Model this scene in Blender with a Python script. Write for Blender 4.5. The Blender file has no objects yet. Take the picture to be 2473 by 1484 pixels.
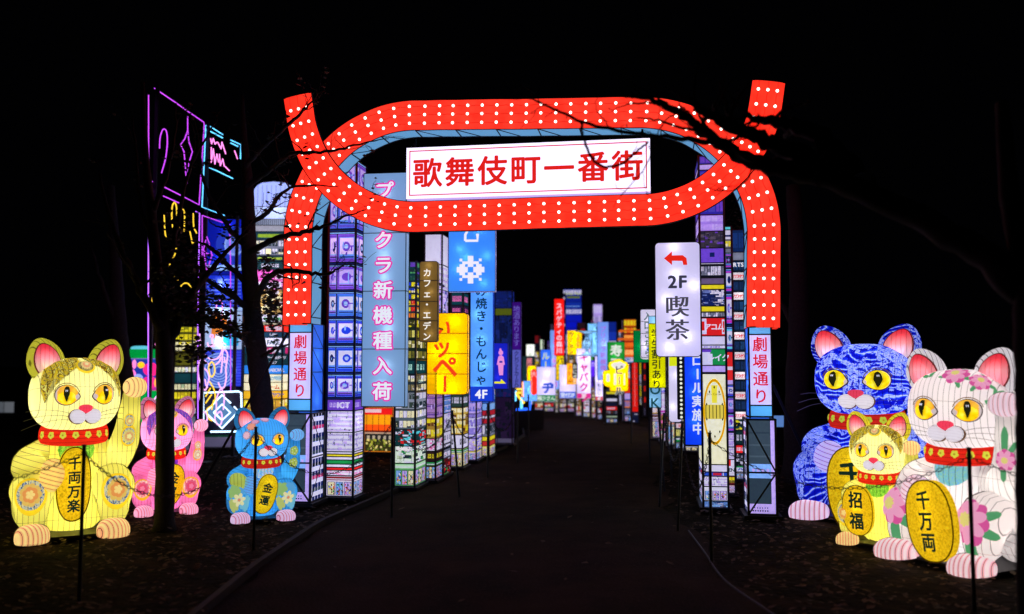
import bpy, bmesh, math, random
import numpy as np
from mathutils import Vector, Matrix
from mathutils.bvhtree import BVHTree
R = math.radians
scene = bpy.context.scene
COL = scene.collection
rnd = random.Random(7)

# ------------------------------------------------------------------ camera, world, exposure
F = 2100.0; W0, H0 = 2473.0, 1484.0          # focal length and frame in the units the photo was measured in
PITCH = math.atan(138.0 / F); EYE = 1.63
cam_d = bpy.data.cameras.new('camera'); cam = bpy.data.objects.new('camera', cam_d); COL.objects.link(cam)
cam.location = (0, 0, EYE); cam.rotation_euler = (R(90) + PITCH, 0, 0)
cam_d.sensor_width = 36.0; cam_d.lens = 36.0 * F / W0
cam_d.clip_start = 0.05; cam_d.clip_end = 600
cam_d.dof.use_dof = True; cam_d.dof.focus_distance = 9.6; cam_d.dof.aperture_fstop = 0.85
scene.camera = cam
world = bpy.data.worlds.new("World"); scene.world = world; world.use_nodes = True
bg = world.node_tree.nodes['Background']
bg.inputs[0].default_value = (0.010, 0.010, 0.016, 1); bg.inputs[1].default_value = 0.03
scene.view_settings.view_transform = 'Standard'; scene.view_settings.look = 'None'
scene.view_settings.exposure = 0; scene.view_settings.gamma = 1
scene.render.engine = 'CYCLES'
cy = scene.cycles
cy.use_denoising = True; cy.max_bounces = 4; cy.diffuse_bounces = 2; cy.glossy_bounces = 2
cy.transmission_bounces = 3; cy.transparent_max_bounces = 6; cy.use_light_tree = True
cy.caustics_reflective = False; cy.caustics_refractive = False

# ------------------------------------------------------------------ helpers
def P(px, py, D):
    x = (px - W0 / 2) / F; v = (H0 / 2 - py) / F
    d = Vector((x, math.cos(PITCH) - v * math.sin(PITCH), math.sin(PITCH) + v * math.cos(PITCH)))
    t = D / d.y
    return Vector((0, 0, EYE)) + d * t
def ground_dist(py):                                   # distance of a ground point seen at height py
    v = (H0 / 2 - py) / F
    dy = math.cos(PITCH) - v * math.sin(PITCH); dz = math.sin(PITCH) + v * math.cos(PITCH)
    return -EYE / dz * dy
def ZO(py, D): return P(1236, py, D).z
def lin(r, g, b):
    def c(x):
        x /= 255.0
        return x / 12.92 if x < 0.04045 else ((x + 0.055) / 1.055) ** 2.4
    return (c(r), c(g), c(b), 1.0)
def hx(s): return lin(int(s[0:2], 16), int(s[2:4], 16), int(s[4:6], 16))

def meta(o, label=None, cat=None, group=None, kind=None):
    if label: o['label'] = label
    if cat: o['category'] = cat
    if group: o['group'] = group
    if kind: o['kind'] = kind
    return o
def thing(name, label, cat, loc=(0, 0, 0), rz=0.0, group=None, scale=1.0):
    o = bpy.data.objects.new(name, None); COL.objects.link(o)
    o.location = loc; o.rotation_euler = (0, 0, rz); o.scale = (scale,) * 3
    o.empty_display_size = 0.1
    return meta(o, label, cat, group)
def mk(name, verts, faces, mat, parent=None, smooth=False, cols=None, mats=None, midx=None):
    me = bpy.data.meshes.new(name)
    me.from_pydata([tuple(v) for v in verts], [], faces)
    if mats:
        for m in mats: me.materials.append(m)
        me.polygons.foreach_set('material_index', midx)
    elif mat: me.materials.append(mat)
    if cols is not None:
        at = me.color_attributes.new('Col', 'FLOAT_COLOR', 'CORNER')
        buf = []
        for f, c in zip(faces, cols): buf.extend(list(c) * len(f))
        at.data.foreach_set('color', buf)
    if smooth: me.polygons.foreach_set('use_smooth', [True] * len(me.polygons))
    me.update()
    o = bpy.data.objects.new(name, me); COL.objects.link(o)
    if parent: o.parent = parent
    return o
def share(name, me, parent, mat4):
    o = bpy.data.objects.new(name, me); COL.objects.link(o); o.parent = parent; o.matrix_local = mat4
    return o
class MB:
    def __init__(s): s.v = []; s.f = []; s.c = []
    def add(s, v, f, c=None):
        b = len(s.v); s.v += [tuple(q) for q in v]; s.f += [tuple(i + b for i in q) for q in f]
        s.c += [c] * len(f)
    def box(s, x0, x1, y0, y1, z0, z1, c=None):
        v = [(x, y, z) for z in (z0, z1) for y in (y0, y1) for x in (x0, x1)]
        s.add(v, [(0, 2, 3, 1), (4, 5, 7, 6), (0, 1, 5, 4), (2, 6, 7, 3), (0, 4, 6, 2), (1, 3, 7, 5)], c)
    def tube(s, pts, rad, n=8, cap=True, c=None):
        v, f = tube(pts, rad, n, cap); s.add(v, f, c)
    def build(s, name, mat, parent=None, smooth=False):
        return mk(name, s.v, s.f, mat, parent, smooth, cols=s.c if s.c and s.c[0] is not None else None)
def tube(pts, rad, n=8, cap=True):
    pts = [Vector(p) for p in pts]; m = len(pts)
    if not hasattr(rad, '__len__'): rad = [rad] * m
    V = []; Fc = []
    up = None
    for i, p in enumerate(pts):
        t = (pts[min(i + 1, m - 1)] - pts[max(i - 1, 0)])
        if t.length < 1e-9: t = Vector((0, 0, 1))
        t.normalize()
        if up is None:
            up = t.orthogonal().normalized()
        up = (up - t * up.dot(t))
        if up.length < 1e-6: up = t.orthogonal()
        up.normalize(); s = t.cross(up)
        for k in range(n):
            a = 2 * math.pi * k / n
            V.append(p + (up * math.cos(a) + s * math.sin(a)) * rad[i])
    for i in range(m - 1):
        for k in range(n):
            a = i * n + k; b = i * n + (k + 1) % n
            Fc.append((a, b, b + n, a + n))
    if cap:
        Fc.append(tuple(reversed(range(n)))); Fc.append(tuple(range((m - 1) * n, m * n)))
    return V, Fc
def catmull(p, sub=6):
    p = [Vector(q) for q in p]
    q = [p[0] * 2 - p[1]] + p + [p[-1] * 2 - p[-2]]; out = []
    for i in range(1, len(q) - 2):
        for k in range(sub):
            t = k / sub; a, b, c, d = q[i - 1:i + 3]
            out.append(0.5 * ((2 * b) + (c - a) * t + (2 * a - 5 * b + 4 * c - d) * t * t + (3 * b - a - 3 * c + d) * t ** 3))
    out.append(p[-1]); return out
def capsule(pts, rads, n=20, sub=6, sy=1.0):
    """a limb: smooth swept tube with rounded ends"""
    d = [Vector((*p, r)) if False else (Vector(p), r) for p, r in zip(pts, rads)]
    c = catmull([p for p, _ in d], sub); rr = []
    for i in range(len(c)):
        t = i / sub; k = min(int(t), len(rads) - 2); fr = t - k
        fr = fr * fr * (3 - 2 * fr); rr.append(rads[k] * (1 - fr) + rads[k + 1] * fr)
    pp = []; r2 = []
    t0 = (c[0] - c[1]).normalized(); t1 = (c[-1] - c[-2]).normalized()
    for a in (88, 70, 50, 30, 12): pp.append(c[0] + t0 * rr[0] * math.sin(R(a))); r2.append(rr[0] * math.cos(R(a)))
    pp += c; r2 += rr
    for a in (12, 30, 50, 70, 88): pp.append(c[-1] + t1 * rr[-1] * math.sin(R(a))); r2.append(rr[-1] * math.cos(R(a)))
    return tube(pp, r2, n)
def superell(c, r, n=2.0, nu=32, nv=20, rot=None):
    V = []; Fc = []
    c = Vector(c)
    for j in range(nv + 1):
        b = -math.pi / 2 + math.pi * j / nv
        for i in range(nu):
            a = 2 * math.pi * i / nu
            d = Vector((math.cos(b) * math.cos(a), math.cos(b) * math.sin(a), math.sin(b)))
            k = (abs(d.x) ** n + abs(d.y) ** n + abs(d.z) ** n) ** (-1 / n)
            q = Vector((d.x * k * r[0], d.y * k * r[1], d.z * k * r[2]))
            if rot: q = rot @ q
            V.append(c + q)
    for j in range(nv):
        for i in range(nu):
            a = j * nu + i; b = j * nu + (i + 1) % nu
            Fc.append((a, b, b + nu, a + nu))
    return V, Fc
def lathe(prof, sy=1.0, n=32, c=(0, 0)):
    V = []; Fc = []
    for r, z in prof:
        for k in range(n):
            a = 2 * math.pi * k / n; V.append((c[0] + r * math.cos(a), c[1] + r * sy * math.sin(a), z))
    for j in range(len(prof) - 1):
        for k in range(n):
            a = j * n + k; b = j * n + (k + 1) % n; Fc.append((a, b, b + n, a + n))
    Fc.append(tuple(reversed(range(n)))); Fc.append(tuple(range((len(prof) - 1) * n, len(prof) * n)))
    return V, Fc

# ------------------------------------------------------------------ materials
def nmat(name):
    m = bpy.data.materials.new(name); m.use_nodes = True; nt = m.node_tree; nt.nodes.clear()
    out = nt.nodes.new('ShaderNodeOutputMaterial'); return m, nt, out
def math_n(nt, op, a, b=None, c=None):
    n = nt.nodes.new('ShaderNodeMath'); n.operation = op
    for i, s in enumerate((a, b, c)):
        if s is None: continue
        if isinstance(s, (int, float)): n.inputs[i].default_value = s
        else: nt.links.new(s, n.inputs[i])
    return n.outputs[0]
def mixc(nt, f, a, b, mode='MIX'):
    n = nt.nodes.new('ShaderNodeMix'); n.data_type = 'RGBA'; n.blend_type = mode; n.clamp_factor = True
    for i, s in ((0, f), (6, a), (7, b)):
        if isinstance(s, (int, float)): n.inputs[i].default_value = s
        elif isinstance(s, tuple): n.inputs[i].default_value = s
        else: nt.links.new(s, n.inputs[i])
    return n.outputs[2]
def noise(nt, scale, detail=3, dist=0.0, coord='Object', rough=0.5):
    t = nt.nodes.new('ShaderNodeTexCoord'); n = nt.nodes.new('ShaderNodeTexNoise')
    n.inputs['Scale'].default_value = scale; n.inputs['Detail'].default_value = detail
    n.inputs['Distortion'].default_value = dist; n.inputs['Roughness'].default_value = rough
    nt.links.new(t.outputs[coord], n.inputs['Vector']); return n.outputs['Fac']
def ramp(nt, fac, stops, interp='LINEAR'):
    r = nt.nodes.new('ShaderNodeValToRGB'); r.color_ramp.interpolation = interp
    el = r.color_ramp.elements
    while len(el) < len(stops): el.new(0.5)
    for e, (p, c) in zip(el, stops): e.position = p; e.color = c
    nt.links.new(fac, r.inputs[0]); return r.outputs[0]
def smooth(nt, v, lo, hi):
    n = nt.nodes.new('ShaderNodeMapRange'); n.interpolation_type = 'SMOOTHSTEP'
    nt.links.new(v, n.inputs[0]); n.inputs[1].default_value = lo; n.inputs[2].default_value = hi
    n.inputs[3].default_value = 0; n.inputs[4].default_value = 1; return n.outputs[0]
def lit_out(nt, out, col, e, t=1.0):
    """backlit fabric: its own glow plus whatever the lamps inside push through it"""
    em = nt.nodes.new('ShaderNodeEmission'); em.inputs[1].default_value = e
    tr = nt.nodes.new('ShaderNodeBsdfTranslucent'); df = nt.nodes.new('ShaderNodeBsdfDiffuse')
    mx = nt.nodes.new('ShaderNodeMixShader'); mx.inputs[0].default_value = 0.12
    ad = nt.nodes.new('ShaderNodeAddShader')
    if isinstance(col, tuple):
        for n in (em, tr, df): n.inputs[0].default_value = col
    else:
        for n in (em, tr, df): nt.links.new(col, n.inputs[0])
    nt.links.new(tr.outputs[0], mx.inputs[1]); nt.links.new(df.outputs[0], mx.inputs[2])
    nt.links.new(em.outputs[0], ad.inputs[0]); nt.links.new(mx.outputs[0], ad.inputs[1])
    nt.links.new(ad.outputs[0], out.inputs[0])
_mc = {}
def lit(name, col, e=0.85, noise_amt=0.0, sampling='AUTO'):
    """plain glowing colour"""
    k = ('lit', name, col, e)
    if k in _mc: return _mc[k]
    m, nt, out = nmat(name)
    lit_out(nt, out, col, e)
    m.cycles.emission_sampling = sampling
    _mc[k] = m; return m
def ink(col, e=0.8):
    """printed or painted letter on a lit sign"""
    k = ('ink', col, e)
    if k in _mc: return _mc[k]
    m, nt, out = nmat('printed_ink')
    em = nt.nodes.new('ShaderNodeEmission'); em.inputs[0].default_value = col; em.inputs[1].default_value = e
    df = nt.nodes.new('ShaderNodeBsdfDiffuse'); df.inputs[0].default_value = tuple(0.3 * c for c in col[:3]) + (1,)
    ad = nt.nodes.new('ShaderNodeAddShader'); nt.links.new(em.outputs[0], ad.inputs[0]); nt.links.new(df.outputs[0], ad.inputs[1])
    nt.links.new(ad.outputs[0], out.inputs[0]); m.cycles.emission_sampling = 'NONE'
    _mc[k] = m; return m
def solid(name, col, rough=0.6, metal=0.0, bump=0.0, bscale=30, var=0.0):
    k = ('solid', name)
    if k in _mc: return _mc[k]
    m, nt, out = nmat(name)
    b = nt.nodes.new('ShaderNodeBsdfPrincipled'); b.inputs['Roughness'].default_value = rough
    b.inputs['Metallic'].default_value = metal
    f = noise(nt, bscale, 5)
    c = ramp(nt, f, [(0.3, tuple(x * (1 - var) for x in col[:3]) + (1,)), (0.7, tuple(x * (1 + var) for x in col[:3]) + (1,))])
    nt.links.new(c, b.inputs['Base Color'])
    if bump:
        bn = nt.nodes.new('ShaderNodeBump'); bn.inputs['Strength'].default_value = bump
        nt.links.new(f, bn.inputs['Height']); nt.links.new(bn.outputs[0], b.inputs['Normal'])
    nt.links.new(b.outputs[0], out.inputs[0]); _mc[k] = m; return m
def print_mat():
    if 'print' in _mc: return _mc['print']
    m, nt, out = nmat('printed_fabric')
    a = nt.nodes.new('ShaderNodeVertexColor'); a.layer_name = 'Col'
    # fine print mottling in the cloth itself
    f = noise(nt, 26, 4); g = noise(nt, 90, 2)
    s = math_n(nt, 'ADD', math_n(nt, 'MULTIPLY', f, 0.5), math_n(nt, 'MULTIPLY', g, 0.3))
    k = smooth(nt, s, 0.26, 0.50)
    c = mixc(nt, math_n(nt, 'MULTIPLY', math_n(nt, 'SUBTRACT', 1.0, k), 0.22), a.outputs[0], (0.02, 0.02, 0.05, 1))
    lit_out(nt, out, c, 0.72)
    _mc['print'] = m; return m
BLACK = solid('black_steel', (0.012, 0.012, 0.014), 0.5, 0.3)
BARK = solid('dark_bark', (0.022, 0.017, 0.013), 0.9, 0, 0.6, 40, 0.5)

def skin(name, colfn, axis=(1, 0, 0), spacing=0.027, e=0.6, wire=0.055, wirecol=0.28, toes=False, cross=True):
    m, nt, out = nmat(name)
    tc = nt.nodes.new('ShaderNodeTexCoord')
    col = colfn(nt) if callable(colfn) else None
    def band(ax, sp, w, phase=0.0):
        d = nt.nodes.new('ShaderNodeVectorMath'); d.operation = 'DOT_PRODUCT'
        nt.links.new(tc.outputs['Object'], d.inputs[0]); d.inputs[1].default_value = ax
        x = math_n(nt, 'FRACT', math_n(nt, 'ADD', math_n(nt, 'MULTIPLY', d.outputs['Value'], 1 / sp), 100.0 + phase))
        ab = math_n(nt, 'ABSOLUTE', math_n(nt, 'SUBTRACT', x, 0.5))
        return math_n(nt, 'SUBTRACT', 1.0, smooth(nt, ab, w * 0.5, w)), ab
    l1, ab = band(axis, spacing, wire)
    if not callable(colfn): col = colfn
    if toes:
        red = math_n(nt, 'SUBTRACT', 1.0, smooth(nt, ab, 0.0, 0.40))
        col = mixc(nt, math_n(nt, 'MULTIPLY', red, 0.22 * float(toes)), col, (0.80, 0.04, 0.10, 1))
    dark = mixc(nt, 1.0, col, (wirecol, wirecol, wirecol, 1), 'MULTIPLY')
    if wire > 0: col = mixc(nt, l1, col, dark)
    if cross:
        l2, _ = band((0.0, 0.12, 1.0), 0.33, 0.005, 0.3)
        col = mixc(nt, math_n(nt, 'MULTIPLY', l2, 0.6), col, dark)
    lit_out(nt, out, col, e)
    return m
def brocade(a, b, c, scale=26):
    def f(nt):
        n = noise(nt, scale, 1.5, 2.6)
        w = ramp(nt, n, [(0.0, a), (0.44, b), (0.485, c), (0.53, b), (0.60, a), (0.72, c)], 'CONSTANT')
        return w
    return f
def waves(nt):
    t = nt.nodes.new('ShaderNodeTexCoord')
    n1 = nt.nodes.new('ShaderNodeTexNoise'); n1.inputs['Scale'].default_value = 3.2; n1.inputs['Detail'].default_value = 2
    nt.links.new(t.outputs['Object'], n1.inputs['Vector'])
    mv = nt.nodes.new('ShaderNodeVectorMath'); mv.operation = 'MULTIPLY_ADD'
    nt.links.new(n1.outputs['Color'], mv.inputs[0]); mv.inputs[1].default_value = (0.45, 0.45, 0.45); nt.links.new(t.outputs['Object'], mv.inputs[2])
    w = nt.nodes.new('ShaderNodeTexWave'); w.wave_type = 'BANDS'; w.bands_direction = 'Z'; w.inputs['Scale'].default_value = 9
    w.inputs['Distortion'].default_value = 5; w.inputs['Detail'].default_value = 2; w.inputs['Detail Scale'].default_value = 1.5
    nt.links.new(mv.outputs[0], w.inputs['Vector'])
    big = nt.nodes.new('ShaderNodeTexNoise'); big.inputs['Scale'].default_value = 6.5; big.inputs['Detail'].default_value = 5
    big.inputs['Distortion'].default_value = 1.6; nt.links.new(t.outputs['Object'], big.inputs['Vector'])
    stripes = ramp(nt, w.outputs['Fac'], [(0.0, (0.004, 0.006, 0.42, 1)), (0.36, (0.01, 0.03, 0.66, 1)), (0.76, (0.05, 0.14, 0.85, 1)), (0.90, (0.45, 0.55, 0.95, 1))], 'CONSTANT')
    foam = ramp(nt, noise(nt, 34, 2, 1.8), [(0.0, (0.01, 0.02, 0.5, 1)), (0.44, (0.20, 0.32, 0.90, 1)), (0.50, (0.50, 0.56, 0.95, 1)), (0.58, (0.03, 0.08, 0.7, 1)), (0.62, (0.30, 0.42, 0.95, 1))], 'CONSTANT')
    k = ramp(nt, big.outputs['Fac'], [(0.0, (0, 0, 0, 1)), (0.52, (1, 1, 1, 1))], 'CONSTANT')
    return mixc(nt, k, stripes, foam)

# ------------------------------------------------------------------ text
_gl = {}
def glyph(ch, off):
    k = ch
    if k in _gl: return _gl[k]
    cu = bpy.data.curves.new('letter', 'FONT'); cu.body = ch; cu.size = 1.0; cu.resolution_u = 3
    cu.fill_mode = 'FRONT'
    ob = bpy.data.objects.new('letter', cu); me = ob.to_mesh()
    v = [(q.co.x, q.co.y) for q in me.vertices]; f = [tuple(p.vertices) for p in me.polygons]
    ob.to_mesh_clear(); bpy.data.objects.remove(ob); bpy.data.curves.remove(cu)
    if v:
        if ord(ch) < 128:
            xs = [p[0] for p in v]; cx = (min(xs) + max(xs)) / 2; w = max(xs) - min(xs) + 0.1; cyy = 0.36
        else: cx, cyy, w = 0.5, 0.38, 1.0
        v = [(x - cx, y - cyy) for x, y in v]
    else: w = 0.4
    _gl[k] = (v, f, w); return _gl[k]
def front(off): return lambda u, z: (u, -off, z)
def facef(face, w, d, off):
    if face == 'F': return lambda u, z: (u, -off, z)
    if face == 'R': return lambda u, z: (w + off, u, z)
    if face == 'L': return lambda u, z: (-off, d - u, z)
def letters(parent, s, mapf, u, z, size, mat, vertical=True, pitch=1.0, off=0.0, sx=1.0, sy=1.0, rot=0.0, name='lettering', shift=()):
    V = []; Fc = []
    if vertical: cur = 0.0
    else:
        ws = [max(glyph(c, off)[2], 0.3) * sx for c in s]; cur = -sum(ws) * size * pitch / 2
    for i, ch in enumerate(s):
        v, f, w = glyph(ch, off)
        if vertical: cx, cz = 0.0, -i * size * pitch
        else:
            cx, cz = cur + ws[i] * size * pitch / 2, 0.0; cur += ws[i] * size * pitch
        if vertical and ch in 'ー': v = [(y, x) for x, y in v]
        cr, sr = math.cos(rot), math.sin(rot)
        sh = [(0.0, 0.0)]
        if off > 0.012: sh += [(off * math.cos(k * math.pi / 3), off * math.sin(k * math.pi / 3)) for k in range(6)]
        if off > 0.08: sh += [(off * math.cos((k + .5) * math.pi / 3), off * math.sin((k + .5) * math.pi / 3)) for k in range(6)]
        if off > 0.045: sh += [(off * .6 * math.cos((k + .5) * math.pi / 3), off * .6 * math.sin((k + .5) * math.pi / 3)) for k in range(6)]
        sh += [(dx, 0.0) for dx in shift]
        p0, p1 = Vector(mapf(0, 0)), Vector(mapf(1, 0)); p2 = Vector(mapf(0, 1)); nn = (p1 - p0).cross(p2 - p0).normalized() * 0.00018
        for li, (dx, dy) in enumerate(sh):
            b = len(V)
            for x, y in v:
                a = cx + (x + dx) * size * sx; c = cz + (y + dy) * size * sy
                V.append(Vector(mapf(u + a * cr - c * sr, z + a * sr + c * cr)) + nn * li)
            Fc += [tuple(q + b for q in p) for p in f]
    if not V: return None
    return mk(name, V, Fc, mat, parent)

# ------------------------------------------------------------------ lamps inside lanterns
def lamp(parent, loc, power, col=(1, 1, 1), r=0.03):
    l = bpy.data.lights.new('lamp', 'POINT'); l.energy = power; l.color = col; l.shadow_soft_size = r
    o = bpy.data.objects.new('lamp', l); COL.objects.link(o); o.location = loc
    if parent: o.parent = parent
    return o

# ------------------------------------------------------------------ ground
def ground_mat():
    m, nt, out = nmat('dark_earth'); b = nt.nodes.new('ShaderNodeBsdfPrincipled'); b.inputs['Roughness'].default_value = 0.95; b.inputs['Specular IOR Level'].default_value = 0.05
    f = noise(nt, 3.0, 8, 0, 'Object', 0.7)
    c = ramp(nt, f, [(0.3, (0.006, 0.006, 0.003, 1)), (0.5, (0.018, 0.014, 0.007, 1)), (0.7, (0.05, 0.034, 0.016, 1))])
    nt.links.new(c, b.inputs['Base Color']); bn = nt.nodes.new('ShaderNodeBump'); bn.inputs['Strength'].default_value = 0.8
    bn.inputs['Distance'].default_value = 0.05
    nt.links.new(noise(nt, 14, 6), bn.inputs['Height']); nt.links.new(bn.outputs[0], b.inputs['Normal'])
    nt.links.new(b.outputs[0], out.inputs[0]); return m
def path_mat():
    m, nt, out = nmat('packed_path'); b = nt.nodes.new('ShaderNodeBsdfPrincipled'); b.inputs['Roughness'].default_value = 0.9; b.inputs['Specular IOR Level'].default_value = 0.08
    f = noise(nt, 1.3, 8, 0, 'Object', 0.65)
    c = ramp(nt, f, [(0.32, (0.010, 0.0065, 0.003, 1)), (0.5, (0.024, 0.014, 0.006, 1)), (0.68, (0.042, 0.024, 0.010, 1))])
    g = noise(nt, 60, 3)
    c = mixc(nt, smooth(nt, g, 0.58, 0.72), c, (0.07, 0.05, 0.04, 1))
    nt.links.new(c, b.inputs['Base Color']); bn = nt.nodes.new('ShaderNodeBump'); bn.inputs['Strength'].default_value = 0.5
    bn.inputs['Distance'].default_value = 0.02
    nt.links.new(noise(nt, 40, 6), bn.inputs['Height']); nt.links.new(bn.outputs[0], b.inputs['Normal'])
    nt.links.new(b.outputs[0], out.inputs[0]); return m
n = 60; V = []; Fc = []
gx = np.concatenate([np.linspace(-300, -14, 6), np.linspace(-13, 13, 53), np.linspace(14, 300, 6)])
gy = np.concatenate([[-60, -20], np.linspace(-4, 40, 80), [60, 120, 300, 500]])
def path_edges(y):                             # left and right edge of the path at distance y
    Lp = [(-5, -1.9), (4, -2.0), (7, -2.05), (9, -1.95), (11, -1.55), (14, -0.9), (17, -0.15), (20, 0.3), (24, 0.3), (30, -1.2), (38, -6)]
    Rp = [(-5, 1.5), (4, 1.6), (7.5, 1.75), (9, 1.75), (12, 2.0), (16, 2.9), (20, 3.4), (24, 3.5), (28, 2.5), (32, 0.5), (38, -3)]
    return np.interp(y, *zip(*Lp)), np.interp(y, *zip(*Rp))
for y in gy:
    l, r = path_edges(y)
    for x in gx:
        d = max(l - x, x - r, 0)
        h = 0.03 * math.sin(x * 2.1 + y) * math.cos(y * 1.7 - x) * min(d / 1.0, 1)
        V.append((x, y, h - 0.012 * 0))
for j in range(len(gy) - 1):
    for i in range(len(gx) - 1):
        a = j * len(gx) + i; Fc.append((a, a + 1, a + 1 + len(gx), a + len(gx)))
meta(mk('ground', [(x, y, z - 0.035) for x, y, z in V], Fc, ground_mat(), None, True), kind='structure')
V = []; Fc = []
ys = np.linspace(-4, 38, 90)
for y in ys:
    l, r = path_edges(y)
    l += .07 * math.sin(y * 3.1) + .05 * math.sin(y * 7.7); r += .10 * math.sin(y * 2.3 + 1) + .06 * math.sin(y * 6.1)
    for k in range(9): V.append((l + (r - l) * k / 8, y, 0.006 * math.sin(k * 2.2 + y * 2.7) * (0 < k < 8) - (.02 if k in (0, 8) else 0)))
for j in range(89):
    for k in range(8):
        a = j * 9 + k; Fc.append((a, a + 1, a + 10, a + 9))
meta(mk('path', V, Fc, path_mat()), kind='structure')
kb = MB(); pts = []
for y in np.linspace(2, 30, 60):
    l, r = path_edges(y); pts.append((l, y))
for (x0, y0), (x1, y1) in zip(pts, pts[1:]):
    kb.add([(x0 - .05, y0, -.03), (x0, y0, -.03), (x1, y1, -.03), (x1 - .05, y1, -.03), (x0 - .05, y0, .035), (x0, y0, .035), (x1, y1, .035), (x1 - .05, y1, .035)],
           [(4, 5, 6, 7), (1, 2, 6, 5), (0, 4, 7, 3)])
meta(kb.build('path_edging', solid('edging_timber', (0.014, 0.010, 0.006), 0.8, 0, 0.3, 20, 0.3)), kind='structure')
# fallen leaves
lv = MB()
for i in range(14000):
    y = rnd.uniform(4.2, 17) if i % 3 else rnd.uniform(4.2, 10); x = rnd.uniform(-8, 7)
    l, r = path_edges(y)
    if l < x < r and rnd.random() < 0.985: continue
    s = rnd.uniform(.015, .045); a = rnd.uniform(0, 6.28); t = rnd.uniform(-.6, .6); z = 0.012 + rnd.random() * 0.03 - (0 if l < x < r else .02)
    ca, sa = math.cos(a), math.sin(a)
    q = [(-1, 0, 0), (-.2, -.6, t * .5), (1, 0, t), (-.2, .6, .3)]
    lv.add([(x + s * (u * ca - w * sa), y + s * (u * sa + w * ca), z + s * abs(h)) for u, w, h in q], [(0, 1, 2), (0, 2, 3)])
meta(lv.build('fallen_leaves', solid('dry_leaf', (0.10, 0.06, 0.022), 0.8, 0, 0, 8, 0.7)), 'dry brown leaves lying over the dark grass beside the path', 'leaves', kind='stuff')

# ------------------------------------------------------------------ printed panels, towers
def panel(parent, mapf, u0, u1, z0, z1, base, rects, name='printed_panel'):
    """one panel of printed cloth; rects in 0..1 of the panel, later ones over earlier ones"""
    xs = sorted({0.0, 1.0} | {min(max(v, 0), 1) for r in rects for v in r[:2]})
    zs = sorted({0.0, 1.0} | {min(max(v, 0), 1) for r in rects for v in r[2:4]})
    xs = [x for i, x in enumerate(xs) if i == 0 or x - xs[i - 1] > 1e-4 or x == 1.0]
    V = []; Fc = []; C = []
    RA = np.array([r[:4] for r in rects]) if rects else None
    for j in range(len(zs) - 1):
        zc = (zs[j] + zs[j + 1]) / 2
        run = None; rs = 0
        if RA is not None: idx = np.nonzero((RA[:, 2] < zc) & (RA[:, 3] > zc))[0]
        for i in range(len(xs)):
            c = None
            if i < len(xs) - 1:
                xc = (xs[i] + xs[i + 1]) / 2; c = base
                if RA is not None:
                    for k in idx[::-1]:
                        if RA[k, 0] < xc < RA[k, 1]: c = rects[k][4]; break
            if c is not run:
                if run is not None:
                    b = len(V); a0, a1 = u0 + (u1 - u0) * xs[rs], u0 + (u1 - u0) * xs[i]
                    c0, c1 = z0 + (z1 - z0) * zs[j], z0 + (z1 - z0) * zs[j + 1]
                    V += [mapf(a0, c0), mapf(a1, c0), mapf(a1, c1), mapf(a0, c1)]; Fc.append((b, b + 1, b + 2, b + 3)); C.append(run)
                run = c; rs = i
    return mk(name, V, Fc, print_mat(), parent, cols=C)

W_ = hx('D8D4EE'); K_ = hx('0C1018'); NAVY = hx('10205A'); BLU = hx('1F3FD8'); LBL = hx('7FB0F0'); PUR = hx('6A40C0'); LAV = hx('C0A8F0')
YEL = hx('E8D820'); RED = hx('E02020'); GRN = hx('189048'); TEAL = hx('0E3A40'); OR = hx('E88020'); PK = hx('F070B8'); CR = hx('EEE6B8'); BRN = hx('5A3018'); GRY = hx('70748A'); DG = hx('203038'); WIN = hx('D8D070')
MAG = hx('C028B8'); CY = hx('60D8E8')
def st_crt(r, cols=1, frame=None, scr=None):
    frame = frame or BLU; out = [(0, 1, 0, .06, NAVY), (0, 1, .95, 1, LBL)]
    for i in range(cols):
        a, b = (i / cols, (i + 1) / cols) if cols != 2 else ((0, .30), (.30, 1.0))[i]; w = b - a
        q = lambda x0, x1, z0, z1, c: out.append((a + w * x0, a + w * x1, z0, z1, c))
        q(.04, .96, .1, .93, hx('4A6AF0') if frame != PUR else hx('8858E0')); q(.07, .95, .12, .9, frame); q(.12, .92, .2, .84, hx('A070E8') if r.random() < .5 else hx('5A88F0')); q(.16, .9, .3, .82, scr or W_)
        sc = r.choice([NAVY, PUR, frame]); cx_, cz_, rw, rh = .5 + .1 * r.random(), .56, .20 + .08 * r.random(), .12 + .05 * r.random(); kind = r.random()
        for t_ in range(-5, 6):
            hw = rw * math.sqrt(max(0, 1 - (t_ / 5.5) ** 2)); q(cx_ - hw, cx_ + hw, cz_ + rh * t_ / 5.5 - rh * .1, cz_ + rh * t_ / 5.5 + rh * .1, sc)
        if kind < .6:
            for t_ in range(-3, 4):
                hw = rw * .5 * math.sqrt(max(0, 1 - (t_ / 3.5) ** 2)); q(cx_ - hw, cx_ + hw, cz_ + rh * .5 * t_ / 3.5 - rh * .08, cz_ + rh * .5 * t_ / 3.5 + rh * .08, r.choice([W_, LBL]) if t_ % 2 else LBL)
        q(cx_ + rw * .8, .9, cz_ - .015, cz_ + .03, sc); q(.16, .9, .3, .33, LBL); q(.14, .92, .22, .26, NAVY); q(.07, .09, .15, .88, NAVY); q(.93, .95, .15, .88, LBL)
        for _ in range(6):
            x_ = .18 + .6 * r.random(); q(x_, x_ + .03 + .1 * r.random(), .22 + .5 * r.random(), .26 + .5 * r.random(), r.choice([frame, LBL, LAV]))
    return out
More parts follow.
